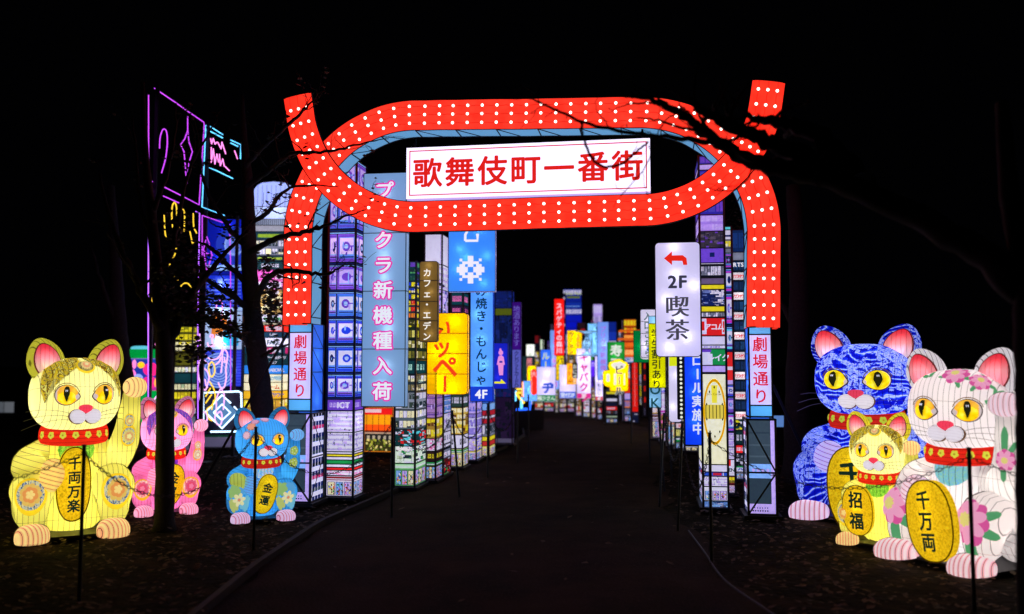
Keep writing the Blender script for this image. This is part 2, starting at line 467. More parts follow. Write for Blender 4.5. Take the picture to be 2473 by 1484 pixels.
def st_win(r, cols=5, rows=2, wall=None, pal=None, gap=.12):
    wall = wall or DG; pal = pal or [WIN, CR, YEL, hx('7A7020'), hx('3A3A18')]; out = [(0, 1, 0, 1, wall)]
    for j in range(rows):
        for i in range(cols):
            a, b = (i + gap) / cols, (i + 1 - gap * .5) / cols; c, d = (j + .2) / rows, (j + .86) / rows
            p = r.choice(pal); out.append((a, b, c, d, p))
            if r.random() < .5: out.append((a, b, c, c + (d - c) * r.uniform(.2, .6), r.choice(pal)))
            for _ in range(3):
                x_ = a + (b - a) * r.random() * .85; z_ = c + (d - c) * r.random() * .8; out.append((x_, x_ + (b - a) * r.uniform(.05, .22), z_, z_ + (d - c) * r.uniform(.06, .3), r.choice(pal + [wall])))
            if r.random() < .4: out.append((a + (b - a) * .45, a + (b - a) * .55, c, d, wall))
    return out
def st_sign(r, c=None, c2=None):
    c = c or r.choice([RED, W_, GRN, YEL, BLU, PK]); c2 = c2 or (W_ if c != W_ else RED)
    out = [(0, 1, 0, 1, c), (0, 1, 0, .06, K_), (0, 1, .94, 1, K_)]
    x = .1
    while x < .85:
        w = r.uniform(.04, .12)
        if r.random() < .75:
            out.append((x, x + w, .3, .7, c2)); out.append((x + w * .3, x + w * .6, .42, .58, c))
            out.append((x + w * .15, x + w * .5, .6, .66, c))
        x += w + .03
    return out
def st_shop(r, wall=None, aw=None):
    wall = wall or W_; aw = aw or r.choice([RED, GRN, BRN, BLU]); out = [(0, 1, 0, 1, wall), (0, 1, 0, .05, K_), (0, 1, .78, .95, aw), (0, 1, .82, .86, W_)]
    for i in range(3):
        a = .06 + i * .31; out += [(a, a + .27, .08, .7, K_), (a + .02, a + .25, .1, .68, r.choice([CR, LAV, LBL]))]
        for k in range(20):
            x = a + .03 + .2 * r.random(); z = .1 + .45 * r.random(); out.append((x, x + .03 + .03 * r.random(), z, z + .04 + .06 * r.random(), r.choice([RED, YEL, GRN, BLU, K_, W_, OR, BRN])))
        out.append((a + .13, a + .14, .1, .68, K_))
    return out
def st_lines(r, wall=None, c=None, nline=5):
    wall = wall or W_; c = c or LAV; out = [(0, 1, 0, 1, wall)]
    for k in range(nline):
        z = (k + .3) / nline; out += [(0, 1, z, z + .05, c), (0, 1, z + .07, z + .085, K_)]
    for k in range(16):
        x = r.random() * .95; z = r.random() * .9; out += [(x, x + r.uniform(.008, .05), z, z + r.uniform(.03, .14), r.choice([K_, c, GRY, wall]))]
    for k in range(9):
        x = r.random() * .9; z = r.random() * .8; out += [(x, x + .012, z, z + .3, K_), (x + .03, x + .16, z, z + .12, r.choice([c, wall, LAV]))]
    return out
def st_mix(r, pal):
    out = [(0, 1, 0, 1, pal[0])]
    for k in range(22):
        x = r.uniform(-.1, .9); z = r.uniform(-.1, .9); out.append((x, x + r.uniform(.1, .45), z, z + r.uniform(.05, .25), r.choice(pal)))
    for k in range(34):
        x = r.uniform(-.02, .98); z = r.uniform(-.02, .96); out.append((x, x + r.uniform(.01, .12), z, z + r.uniform(.01, .09), r.choice(pal + [K_])))
    for k in range(5):
        z = r.random(); x = r.random() * .6; out.append((x, x + .4, z, z + .014, K_))
    for k in range(3):
        x = r.random(); out.append((x, x + .012, 0, 1, K_))
    return out
def solve(xa, xb, D, ux, uy):
    """length along (ux,uy) from the point seen at xb, distance D, to reach the column seen at xa"""
    k = (xa - W0 / 2) / F; kb_ = (xb - W0 / 2) / F; X = kb_ * D
    kk = 1.0 / (math.cos(PITCH))   # columns are nearly independent of height
    return (k * D - X) / (ux - k * uy)
def tower(label, xa, xb, xc, D, ytop, bands, rz=-9.0, cat='lantern tower', name='lantern_tower', group='printed lantern towers along the path', lamps=True, seed=0, framew=.012, base=True):
    """xa, xb: outer and inner (path-side) column of the front face; xc: far column of the visible side"""
    t = R(rz); ux, uy = math.cos(t), math.sin(t); nx, ny = -math.sin(t), math.cos(t)
    w = abs(solve(xa, xb, D, ux, uy)); d = abs(solve(xc, xb, D, nx, ny)) if xc is not None else .35
    left = xb < xa
    B = P(xb, 1100, D); ox, oy = (B.x, B.y) if left else (B.x - ux * w, B.y - uy * w)
    o = thing(name, label, cat, (ox, oy, 0), t, group)
    r = random.Random(seed + int(xa)); z1 = ZO(ytop, D)
    side = 'L' if left else 'R'
    zs = [z1]
    for (yb, fs) in bands:
        zt = zs[-1]; zb = max(ZO(yb, D), 0.04) if yb is not None else 0.04
        panel(o, facef('F', w, d, 0.0), 0.004, w - .004, zb, zt, K_, fs(r))
        panel(o, facef(side, w, d, 0.0), 0.004, d - .004, zb, zt, K_, fs(r))
        zs.append(zb)
    # the two faces turned away and the top, in plain cloth
    other = 'R' if left else 'L'
    f = facef(other, w, d, 0.0)
    mk('back_cloth', [f(0.004, .04), f(d - .004, .04), f(d - .004, z1), f(.004, z1), (0.004, d, .04), (w - .004, d, .04), (w - .004, d, z1), (.004, d, z1), (0, 0, z1 + .002), (w, 0, z1 + .002), (w, d, z1 + .002), (0, d, z1 + .002)],
       [(0, 1, 2, 3), (4, 5, 6, 7), (8, 9, 10, 11)], lit('plain_cloth', (0.25, 0.22, 0.42, 1), 0.25), o)
    m = MB(); g = framew
    for x, y in ((0, 0), (w, 0), (0, d), (w, d)): m.box(x - g, x + g, y - g, y + g, 0, z1 + .01)
    for z in zs[:-1]:
        m.box(g, w - g, -.006, .006, z - .006, z + .006)
        xx = 0 if left else w
        m.box(xx - .006, xx + .006, g, d - g, z - .006, z + .006)
    m.build('frame', BLACK, o)
    if base:
        b = MB(); b.box(-.04, w + .04, -.04, d + .04, 0, .035); b.build('base', BLACK, o)
    if lamps:
        z = .4; k = 0
        while z < z1:
            lamp(o, (w * (.35 + .3 * r.random()), d * .5, z), 1.3 * w * w / .09 * .35, (1, .97, .92), .04); z += .55; k += 1
    return o, w, d, z1
def tz(py, D): return ZO(py, D)

# ------------------------------------------------------------------ generic sign boxes
def rrect(w, h, r, n=5):
    if r <= 0: return [(0, 0), (w, 0), (w, h), (0, h)]
    out = []
    for cx, cz, a0 in ((w - r, r, -90), (w - r, h - r, 0), (r, h - r, 90), (r, r, 180)):
        for k in range(n + 1):
            a = R(a0 + 90 * k / n); out.append((cx + r * math.cos(a), cz + r * math.sin(a)))
    return out
SIGNG = 'hanging lantern signs along the path'
def sign(label, x0, x1, y0, y1, D, col, rz=-9.0, d=0.12, rad=0.0, e=0.6, side=None, seams=(), frame=True, spots=None, pw=1.0, cat='sign', name='hanging_sign', bracket=None, tilt=0, group=SIGNG, edge=None, outline=None):
    t = R(rz); ux, uy = math.cos(t), math.sin(t)
    w = abs(solve(x1, x0, D, ux, uy)); z0 = ZO(y1, D); h = ZO(y0, D) - z0
    A = P(x0, (y0 + y1) / 2, D)
    o = thing(name, label, cat, (A.x, A.y, z0), t, group)
    if tilt: o.rotation_euler = (0, R(tilt), t)
    pts = outline(w, h) if outline else rrect(w, h, rad)
    N = len(pts)
    e = e * (.84 if pw else 1)
    m = lit('sign_cloth', col, e)
    mk('face', [(x, 0, z) for x, z in pts], [tuple(range(N))], m, o)
    mk('back', [(x, d, z) for x, z in pts], [tuple(reversed(range(N)))], m, o)
    ec = edge or tuple(min(1, c * .8 + .05) for c in col[:3]) + (1,)
    V = [(x, 0.002, z) for x, z in pts] + [(x, d - .002, z) for x, z in pts]
    mk('side_cloth', V, [(i, (i + 1) % N, (i + 1) % N + N, i + N) for i in range(N)], lit('sign_cloth', ec, e), o)
    if frame:
        b = MB()
        for yy in (-.003, d + .003):
            for i in range(N):
                (xa, za), (xb, zb) = pts[i], pts[(i + 1) % N]
                b.tube([(xa, yy, za), (xb, yy, zb)], .006, 4)
        for s in seams: b.box(.004, w - .004, -.006, .004, h * s - .004, h * s + .004); b.box(w - .002, w + .006, 0.0, d, h * s - .004, h * s + .004)
        b.build('frame', BLACK, o)
    if bracket is not None:
        b = MB()
        for zz in (h * .2, h * .8): b.box(w * .5 - .012, w * .5 + .012, d, d + bracket, zz - .012, zz + .012)
        b.build('bracket', BLACK, o)
    if spots is None:
        spots = []; nz = max(1, int(h / .3))
        for k in range(nz):
            spots.append((.3 + .4 * ((k * 37 % 10) / 10), (k + .5) / nz))
    for (u, v) in spots: lamp(o, (w * u, d * .5, h * v), pw * 0.23 * (d / .12) ** 2, (1, .98, .93), .02)
    o['w'] = 0; del o['w']
    return o, w, h, d

# ------------------------------------------------------------------ the red gate
GT = R(-9.3)
GO = Vector((-2.60, 10.15, 0)); GU = Vector((math.cos(GT), math.sin(GT), 0)); GN = Vector((-math.sin(GT), math.cos(GT), 0))
def gate_uv(px, py, off=0.0):
    x = (px - W0 / 2) / F; v = (H0 / 2 - py) / F
    d = Vector((x, math.cos(PITCH) - v * math.sin(PITCH), math.sin(PITCH) + v * math.cos(PITCH)))
    o = Vector((0, 0, EYE)); t = (GO + GN * off - o).dot(GN) / d.dot(GN); p = o + d * t
    return ((p - GO).dot(GU), p.z)
gate = thing('gate', 'tall red looping gate studded with white bulbs spanning the path', 'gate', GO, GT)
A5 = [(222, 134), (235, 220), (258, 301), (288, 379), (326, 452), (375, 520), (431, 580), (492, 633), (561, 679), (637, 718), (715, 745), (795, 763), (882, 770), (973, 768), (1060, 765), (1147, 763), (1234, 761), (1321, 758), (1408, 756), (1497, 753)]
A6 = [(25, 798), (107, 795), (190, 793), (274, 790), (358, 788), (442, 785), (520, 783), (605, 780), (694, 778), (781, 765), (860, 743), (938, 712), (1012, 671), (1078, 623), (1140, 566), (1197, 503), (1246, 432), (1288, 358), (1317, 280), (1333, 201), (1345, 117)]
B5 = [(196, 1350), (198, 1276), (199, 1201), (201, 1127), (202, 1052), (202, 977), (203, 902), (206, 825), (219, 739), (243, 656), (276, 578), (315, 500), (365, 431), (421, 368), (481, 313), (550, 265), (625, 226), (703, 194), (783, 173), (870, 162), (961, 161), (1048, 158), (1128, 158), (1215, 156), (1301, 155), (1388, 154), (1476, 154)]
B6 = [(6, 240), (87, 238), (170, 237), (252, 236), (336, 234), (418, 233), (502, 231), (586, 231), (675, 231), (758, 240), (838, 257), (917, 284), (990, 324), (1057, 367), (1118, 417), (1172, 475), (1221, 543), (1262, 619), (1294, 695), (1316, 777), (1327, 862), (1328, 938), (1327, 1011), (1327, 1085), (1326, 1157), (1326, 1231), (1326, 1305), (1325, 1378)]
c5 = lambda p: gate_uv(634 + .4069 * p[0], 211.3 + .4069 * p[1])
c6 = lambda p: gate_uv(1268 + .4352 * p[0], 169.1 + .4352 * p[1])
PA = [c5(p) for p in A5] + [c6(p) for p in A6]
PB = [c5(p) for p in B5] + [c6(p) for p in B6]
HW = .172; GD = .42
def red_mat():
    m, nt, out = nmat('red_gate_cloth'); f = noise(nt, 7, 3)
    c = ramp(nt, f, [(0.3, (0.84, 0.030, 0.014, 1)), (0.7, (1.0, 0.050, 0.024, 1))])
    lit_out(nt, out, c, 0.92); return m
REDM = red_mat(); CYM = lit('blue_side_cloth', (0.10, 0.42, 0.72, 1), 0.62)
SEAM = ink((0.80, 0.02, 0.01, 1), 0.85)
def band(path, e0, e1, y0, y1, seamrows=True):
    q = [Vector((u, 0, z)) for u, z in path]
    q = [q[0] + (q[0] - q[1]).normalized() * e0] + q + [q[-1] + (q[-1] - q[-2]).normalized() * e1]
    c = catmull(q, 5); N = []
    for i in range(len(c)):
        t = (c[min(i + 1, len(c) - 1)] - c[max(i - 1, 0)]).normalized(); N.append(Vector((-t.z, 0, t.x)))
    K = 7; V = []; Fc = []
    for p, nn in zip(c, N):
        for k in range(K):
            s = -1 + 2 * k / (K - 1); V.append(p + nn * HW * s + Vector((0, y0 - .018 * (1 - s * s), 0)))
    for i in range(len(c) - 1):
        for k in range(K - 1):
            a = i * K + k; Fc.append((a, a + K, a + K + 1, a + 1))
    mk('red_cloth', V, Fc, REDM, gate, True)
    V = []; Fc = []
    for p, nn in zip(c, N):
        V.append(p + nn * HW + Vector((0, y1, 0))); V.append(p - nn * HW + Vector((0, y1, 0)))
    for i in range(len(c) - 1): a = 2 * i; Fc.append((a, a + 1, a + 3, a + 2))
    mk('rear_cloth', V, Fc, REDM, gate)
    for sgn in (1, -1):
        V = []; Fc = []
        for p, nn in zip(c, N):
            V.append(p + nn * HW * sgn + Vector((0, y0 + .004, 0))); V.append(p + nn * HW * sgn + Vector((0, y1 - .002, 0)))
        for i in range(len(c) - 1):
            a = 2 * i; Fc.append((a, a + 1, a + 3, a + 2))
        mk('side_cloth', V, Fc, CYM, gate, True)
    m = MB()
    for sgn in (1, -1):
        for yy in (y0, y1):
            m.tube([p + nn * (HW + .004) * sgn + Vector((0, yy, 0)) for p, nn in zip(c, N)], .006, 4)
        for i in range(4, len(c) - 9, 14):
            a = c[i] + N[i] * (HW + .004) * sgn; b = c[i + 7] + N[i + 7] * (HW + .004) * sgn
            m.tube([a + Vector((0, y0, 0)), a + Vector((0, y1, 0))], .008, 4)
            m.tube([a + Vector((0, y0, 0)), b + Vector((0, y1, 0))], .006, 4)
    for e in (0, -1):
        a = c[e] + N[e] * HW; b = c[e] - N[e] * HW
        m.tube([a + Vector((0, y0, 0)), b + Vector((0, y0, 0))], .006, 4)
    m.build('frame', BLACK, gate)
    e = c[0], N[0]; f = c[-1], N[-1]
    for p, nn in (e, f):
        mk('end_cloth', [p + nn * HW + Vector((0, y0, 0)), p - nn * HW + Vector((0, y0, 0)), p - nn * HW + Vector((0, y1, 0)), p + nn * HW + Vector((0, y1, 0))], [(0, 1, 2, 3)], REDM, gate)
    m = MB()
    for row in (-.1, 0, .1):                      # faint cable behind each row of bulbs
        pts = [p + nn * (row + .004 * math.sin(i * 1.9)) + Vector((0, y0 - .018 * (1 - (row / HW) ** 2) - .002, 0)) for i, (p, nn) in enumerate(zip(c, N))]
        V = []
        for p, nn in zip(pts, N): V += [p + nn * .004, p - nn * .004]
        m.add(V, [(2 * i, 2 * i + 2, 2 * i + 3, 2 * i + 1) for i in range(len(pts) - 1)])
    m.build('cable_rows', SEAM, gate)
    return c
band(PA, .17, .10, -.012, .016, True)
band(PB, .12, .10, .036, .35, True)
BV, BF = superell((0, 0, 0), (.0165, .016, .0165), 2, 12, 8)
bulb_me = bpy.data.meshes.new('bulb'); bulb_me.from_pydata([tuple(v) for v in BV], [], BF)
bm_, nt_, out_ = nmat('lit_bulb'); em_ = nt_.nodes.new('ShaderNodeEmission'); em_.inputs[0].default_value = (1, .86, .78, 1); em_.inputs[1].default_value = 3.2
nt_.links.new(em_.outputs[0], out_.inputs[0]); bm_.cycles.emission_sampling = 'FRONT'
bulb_me.materials.append(bm_)
for path, y0, sk in ((PA, -.012, ()), (PB, .036, (11, 12))):
    for i, (u, z) in enumerate(path):
        if i in sk: continue
        a = Vector(path[max(i - 1, 0)]); b = Vector(path[min(i + 1, len(path) - 1)]); t = (b - a).normalized()
        for row in (-.1, 0, .1):
            if path is PB and (i in (42, 43)) : continue
            s = row / HW
            share('bulb', bulb_me, gate, Matrix.Translation((u - t.y * row, y0 - .018 * (1 - s * s) - .012, z + t.x * row)))
# gate feet: sign posts on printed base columns
def gate_post(cx0, cx1, levels, side):
    (u0, _), (u1, _) = gate_uv(cx0, 900), gate_uv(cx1, 900)
    zs = [gate_uv((cx0 + cx1) / 2, y)[1] for y in levels]           # top, blue/white, white/blue, bottom of sign, ground
    f = lambda off: (lambda u, z: (u, -off, z))
    y0 = .03; y1 = GD - .04
    def quad(name, a, b, c, d, mat, y): mk(name, [(a, y, c), (b, y, c), (b, y, d), (a, y, d)], [(0, 1, 2, 3)], mat, gate)
    quad('blue_cloth', u0, u1, zs[1], zs[0], CYM, y0); quad('blue_cloth', u0, u1, zs[3], zs[2], CYM, y0)
    quad('sign_cloth', u0, u1, zs[2], zs[1], lit('white_sign_cloth', (0.55, 0.5, 0.78, 1), 0.72), y0)
    ds = lit('deep_blue_cloth', (0.03, 0.13, 0.62, 1), 0.6)
    for ue in (u0, u1):
        mk('side_cloth', [(ue, y0, zs[3]), (ue, y1, zs[3]), (ue, y1, zs[0]), (ue, y0, zs[0])], [(0, 1, 2, 3)], ds if (ue == u1) == (side == 'R') else ds, gate)
    mk('back_cloth', [(u0, y1, zs[3]), (u1, y1, zs[3]), (u1, y1, zs[0]), (u0, y1, zs[0])], [(0, 1, 2, 3)], ds, gate)
    m = MB(); g = .009
    for ue in (u0, u1):
        for yy in (y0, y1): m.box(ue - g, ue + g, yy - g, yy + g, zs[3] - .02, zs[0] - .004)
        zz = zs[0]; k = 0
        while zz > zs[3] + .2:
            m.box(ue - .005, ue + .005, y0 + g, y1 - g, zz - .009, zz - .001)
            m.tube([(ue, y0, zz), (ue, y1, zz - .28)], .005, 4); zz -= .28
    for z in zs[:4]: m.box(u0 + g, u1 - g, y0 - .008, y0 + .004, z - .007, z + .007)
    m.build('frame', BLACK, gate)
    h = (zs[1] - zs[2]) / 4
    letters(gate, '劇場通り', lambda u, z: (u, y0 - .004, z), (u0 + u1) / 2, zs[1] - h * .55, h * .86, ink((0.75, 0.01, 0.03, 1), 0.9), True, 1.13, .018)
    for k in range(4): lamp(gate, ((u0 + u1) / 2 + .05 * (-1) ** k, .2, zs[3] + (zs[0] - zs[3]) * (k + .5) / 4), .5, (1, .97, 1), .03)
    # base column
    b0, b1 = u0 - .035, u1 + .02; zt = zs[3] - .03; zb = .05; ya, yb = -.01, GD - .03
    GL = hx('35454E'); GL2 = hx('2A3A44')
    rects = [(0, 1, .0, .11, LAV), (0, 1, .11, .38, GL2), (0, 1, .38, .53, LBL), (0, 1, .53, 1, GL), (0, 1, .6, .62, hx('44545C')), (0, 1, .72, .74, hx('44545C')), (0, 1, .85, .87, GL2), (.82, .97, 0, 1, LAV)]
    for k in range(7): rects.append((.12 + .09 * k, .15 + .09 * k, .06, .075, K_)); rects.append((.14 + .085 * k, .19 + .085 * k, .03, .045, K_))
    for k in range(4): rects.append((.15 + .17 * k, .24 + .17 * k, .43, .48, LAV))
    panel(gate, lambda u, z: (u, ya, z), b0, b1, zb, zt, GL, rects)
    rr = []
    for k in range(7):
        rr += [(0, 1, k / 7, k / 7 + .05, NAVY), (0, 1, k / 7 + .05, k / 7 + .1, W_), (0, 1, (k + .72) / 7, (k + 1) / 7, [GL, hx('C0306A'), K_, GL][k % 4])]
    for k in range(4): rr.append((.12 + .22 * k, .15 + .22 * k, 0, 1, W_))
    for ue, s in ((b1, 1), (b0, -1)):
        panel(gate, lambda y, z: (ue, y, z), ya, yb, zb, zt, hx('6088D8'), rr)
    mk('back_cloth', [(b0, yb, zb), (b1, yb, zb), (b1, yb, zt), (b0, yb, zt)], [(0, 1, 2, 3)], ds, gate)
    m = MB(); g = .012
    for x in (b0, b1):
        for y in (ya, yb): m.box(x - g, x + g, y - g, y + g, 0, zt + .01)
        for z in (zb, (zb + zt) / 2, zt): m.box(x - .008, x + .008, ya + g, yb - g, z - .008, z + .008)
        m.tube([(x, ya, zt), (x, yb, (zb + zt) / 2)], .008, 4); m.tube([(x, yb, (zb + zt) / 2), (x, ya, zb)], .008, 4)
    zm = (zb + zt) / 2 - .06
    for z in (zb, zm, zt): m.box(b0 + g, b1 - g, ya - .01, ya + .006, z - .009, z + .009)
    sl = (b0, b1) if side == 'R' else (b1, b0)
    m.tube([(sl[0], ya - .006, zt), (sl[1], ya - .006, zm)], .012, 4); m.tube([(sl[1], ya - .006, zm), (sl[0], ya - .006, zb)], .012, 4)
    m.build('frame', BLACK, gate)
    b = MB(); b.box(b0 - .05, b1 + .05, ya - .05, yb + .05, 0, .04); b.build('base', BLACK, gate)
    for k in range(3): lamp(gate, ((b0 + b1) / 2, .2, zb + (zt - zb) * (k + .5) / 3), .35, (1, 1, 1), .03)
gate_post(695, 750, [782, 803, 965, 993], 'L')
gate_post(1810, 1865, [790, 808, 980, 1007], 'R')

# main name board hanging in the loop
(u0, za), (u1, zb) = gate_uv(982, 350, -.1), gate_uv(1571, 467, -.1)
z1 = gate_uv(1276, 346, -.1)[1]; z0 = gate_uv(1276, 472, -.1)[1]
bd = thing('name_board', 'long white lit board with red kanji hung inside the red gate loop', 'sign', GO + GU * u0 - GN * .10 + Vector((0, 0, z0)), GT)
w = u1 - u0; h = z1 - z0
mk('face', [(0, 0, 0), (w, 0, 0), (w, 0, h), (0, 0, h)], [(0, 1, 2, 3)], lit('bright_white_cloth', (0.9, 0.88, 0.95, 1), 0.96), bd)
b = MB(); b.box(0, w, .004, .14, 0, h); b.build('box', lit('lilac_cloth', (.5, .42, .7, 1), .6), bd)
b = MB(); g = .012; i = .035
for a in ((i, w - i, i, i + g), (i, w - i, h - i - g, h - i), (i, i + g, i + g, h - i - g), (w - i - g, w - i, i + g, h - i - g)): b.box(a[0], a[1], -.006, -.002, a[2], a[3])
b.build('red_border', ink((0.72, 0.005, 0.03, 1), .95), bd)
cw = (w - .12) / 7
for k, ch in enumerate('歌舞伎町一番街'):
    letters(bd, ch, lambda u, z: (u, -.005, z), .06 + cw * (k + .5), h * .5, cw * .93, ink((0.80, 0.015, 0.012, 1), .95), False, 1, .026, sy=1.0, name='red_character')
b = MB()
for x in (.08, w * .97):
    b.box(x - .012, x + .012, .06, .08, h, h + .12)
b.build('hanger', BLACK, bd)
# stays holding the gate
def stay(label, a, b_, r=.018):
    o = thing('gate_stay', label, 'pole', (a + b_) / 2, 0, 'stay poles of the gate'); m = MB(); c = (a + b_) / 2
    m.tube([a - c, b_ - c], r, 6); m.build('pole', BLACK, o)
    m = MB(); m.box(b_.x - c.x - .05, b_.x - c.x + .05, b_.y - c.y - .05, b_.y - c.y + .05, b_.z - c.z - .02, b_.z - c.z + .03); m.build('foot', BLACK, o)
stay('dark slanting pole propping the left gate post, crossing behind the blue cat', P(694, 806, 10.6), Vector((P(486, 1090, 11.6).x, 11.6, 0.0)))
stay('dark slanting pole propping the right gate post behind the blue wave cat', P(1866, 930, 9.9), Vector((P(2010, 1090, 10.6).x, 10.9, 0.0)))

# ------------------------------------------------------------------ towers left of the path
def bands(*a): return list(a)
S = lambda fn, *k, **kw: (lambda r: fn(r, *k, **kw))
def signband(c, c2=None, extra=()):
    return lambda r: st_sign(r, c, c2)
def fixed(base, *rects): return lambda r: [(0, 1, 0, 1, base)] + list(rects)
t1, w, d, z1 = tower('tall purple and blue tower printed with television screens behind the left gate post', 788, 853, 876, 10.55, 388, bands(
    (470, S(st_crt, 2, PUR, LAV)), (560, S(st_crt, 2, hx('5A50C8'), LAV)), (640, S(st_crt, 2, PUR, hx('E0C0F4'))), (705, S(st_crt, 2, PUR, LAV)), (770, S(st_crt, 2, hx('3C78E0'), W_)),
    (835, S(st_crt, 2, BLU, W_)), (905, S(st_crt, 2, BLU, W_)), (965, S(st_crt, 2, hx('2A30C0'), W_)), (993, signband(PUR, LAV)),
    (1045, S(st_lines, W_, LAV, 5)), (1092, S(st_lines, W_, hx('A090D0'), 4)),
    (1098, fixed(W_)), (1104, fixed(YEL)), (1112, fixed(W_)), (1122, fixed(GRN)), (1130, fixed(W_)), (1137, fixed(RED)),
    (1150, S(st_mix, [W_, hx('D8A8C8'), PK, W_, LAV])), (1203, S(st_shop, hx('D0C8E0'), hx('8A1820')))), seed=3)
letters(t1, 'ICT', facef('F', w, d, .004), w * .62, tz(979, 10.55), .10, ink(hx('E8E0FF'), .8), False, 1, .03)
letters(t1, 'KBHUEN', facef('R', w, d, .004), d * .5, tz(1118, 10.7), .07, ink(hx('203838'), .5), False, .85, .02)
letters(t1, '7', facef('R', w, d, .004), d * .5, tz(1100, 10.7), .10, ink(hx('F03010'), .9), False, 1, .03)
t2, w, d, z1 = tower('green and yellow tower of lit office windows over a green shop front', 953, 1002, 1028, 11.4, 632, bands(
    (680, S(st_win, 3, 3, TEAL, [hx('205040'), hx('50A060'), PUR, DG])), (725, S(st_win, 4, 3, DG, [YEL, CR, BLU, hx('3A4A20')])), (770, S(st_win, 4, 3, DG, [YEL, OR, CR, RED])),
    (820, S(st_win, 5, 2, hx('182818'))), (870, S(st_win, 5, 2, hx('182818'), [hx('5A5820'), CR, hx('8A8430')])), (905, signband(TEAL, hx('B0E8D8'))), (948, S(st_win, 4, 2, DG, [W_, CR, hx('7A7048')])),
    (990, S(st_win, 3, 2, hx('8890A0'), [DG, W_, hx('304038')])), (1038, S(st_win, 5, 2, hx('50606A'), [CR, W_, hx('2A3430')])), (1078, S(st_mix, [hx('103838'), RED, W_, TEAL, RED, CY])),
    (1120, S(st_mix, [hx('D8E8D8'), W_, hx('C0D0B0'), DG, GRN, W_])), (1178, S(st_shop, hx('58A060'), hx('B8E0B8')))), seed=5)
letters(t2, 'ピアガンバー', facef('R', w, d, .004), d * .5, tz(921, 11.6), .045, ink(hx('D8F8F0'), .9), False, 1, .015)
letters(t2, '歌舞伎町', facef('F', w, d, .004), w * .5, tz(1085, 11.4), .055, ink(hx('F8E8F0'), .9), False, 1, .015)
# small lit eatery backdrop between them
hs, w, h, d = sign('small lit picture of an orange roofed eatery between two left towers', 880, 948, 985, 1092, 14.6, hx('C87818'), rz=-9, d=.3, name='eatery_lantern', cat='lantern tower', group='printed lantern towers along the path', pw=.5)
rr = random.Random(4)
panel(hs, front(.006), .01, w - .01, .02, h - .01, OR, [(0, 1, .85, 1, RED), (0, .6, .9, .98, W_), (0, 1, .62, .85, hx('E8B010')), (0, 1, .48, .62, hx('F06010')), (0, 1, .44, .48, hx('601808')), (0, 1, .40, .44, hx('A8A090')), (0, 1, .24, .40, hx('20282A')), (0, 1, 0, .24, hx('303818'))] +
      [(.06 + .22 * k, .08 + .22 * k, .44, .85, hx('401808')) for k in range(5)] + [(.08 + .2 * k, .18 + .2 * k, .27, .36, hx('A0B0A8')) for k in range(5)] +
      [(x := rr.random() * .9, x + .07, (z := rr.random() * .24), z + .05, rr.choice([hx('90B040'), hx('C8D890'), hx('507020')])) for k in range(40)])
T = tower
T('narrow purple walled tower with shop front below the brown cafe sign', 1028, 1052, 1068, 12.1, 900, bands((930, S(st_win, 2, 2, hx('9070B8'), [LAV, W_])), (1010, S(st_lines, hx('A880C0'), hx('6848A0'), 4)), (1060, S(st_win, 2, 2, hx('A08030'), [CR, BRN, YEL])), (1090, S(st_mix, [W_, K_, PK, W_])), (1115, signband(hx('2A1818'), YEL)), (1162, S(st_shop, hx('382018'), GRN))), seed=6)
T('tall white and lilac tower rising behind the brown cafe sign', 1023, 1065, 1080, 13.4, 566, bands((640, fixed(W_, (0, 1, .0, .03, K_), (.9, .94, 0, 1, LAV))), (700, S(st_lines, W_, LAV, 4)), (760, S(st_mix, [LAV, W_, DG, PK, hx('5060B0')])), (850, S(st_win, 3, 3, hx('5868A0'), [W_, LAV, BLU])), (930, S(st_lines, LAV, PUR, 4)), (None, S(st_shop, W_, RED))), seed=7)
T('lilac and grey tower with small white balconies left of the yellow shop tower', 1053, 1070, 1088, 12.6, 930, bands((960, S(st_win, 1, 2, BLU, [W_])), (1000, S(st_lines, hx('6088D0'), W_, 3)), (1045, S(st_mix, [W_, LAV, GRY])), (1075, S(st_sign, W_, hx('303040'))), (1110, S(st_win, 1, 2, GRY, [RED, W_, K_])), (1150, S(st_mix, [hx('601818'), GRN, RED, W_, K_]))), seed=8)
T('narrow tower printed with pink and green shop signs beside the blue banner', 1088, 1117, 1130, 13.6, 706, bands((738, S(st_sign, hx('0A4048'), PK)), (760, S(st_sign, hx('281838'), PK)), (800, S(st_win, 3, 2, DG, [W_, PK, LAV])), (950, S(st_win, 3, 4, GRY)), (985, S(st_sign, hx('284038'), W_)), (1015, S(st_win, 2, 2, hx('C0A040'), [CR, W_, BRN])), (1050, S(st_win, 2, 2, hx('D0A830'), [CR, YEL, BRN])), (1085, S(st_sign, W_, K_)), (1131, S(st_shop, hx('D8D090'), GRN))), seed=9)
T('bluish tower of lilac columns below the long blue food banner', 1127, 1150, 1163, 14.6, 940, bands((1000, S(st_lines, LAV, hx('5060C8'), 3)), (1060, S(st_lines, hx('9080D8'), W_, 3)), (1090, S(st_mix, [LAV, W_, YEL, BLU])), (1115, S(st_shop, LAV, YEL))), seed=10)
T('narrow tower with a red and white awning at the end of the near left row', 1161, 1181, 1195, 15.2, 935, bands((975, S(st_win, 2, 1, hx('3060C0'), [W_, LBL])), (992, fixed(LBL)), (1005, fixed(hx('B82030'))), (1012, fixed(W_)), (1024, fixed(hx('B82030'))), (1055, S(st_win, 2, 1, GRY, [W_, DG])), (1066, fixed(YEL)), (1078, fixed(hx('C83030'))), (1103, S(st_shop, hx('D8D8A8'), YEL))), seed=11)
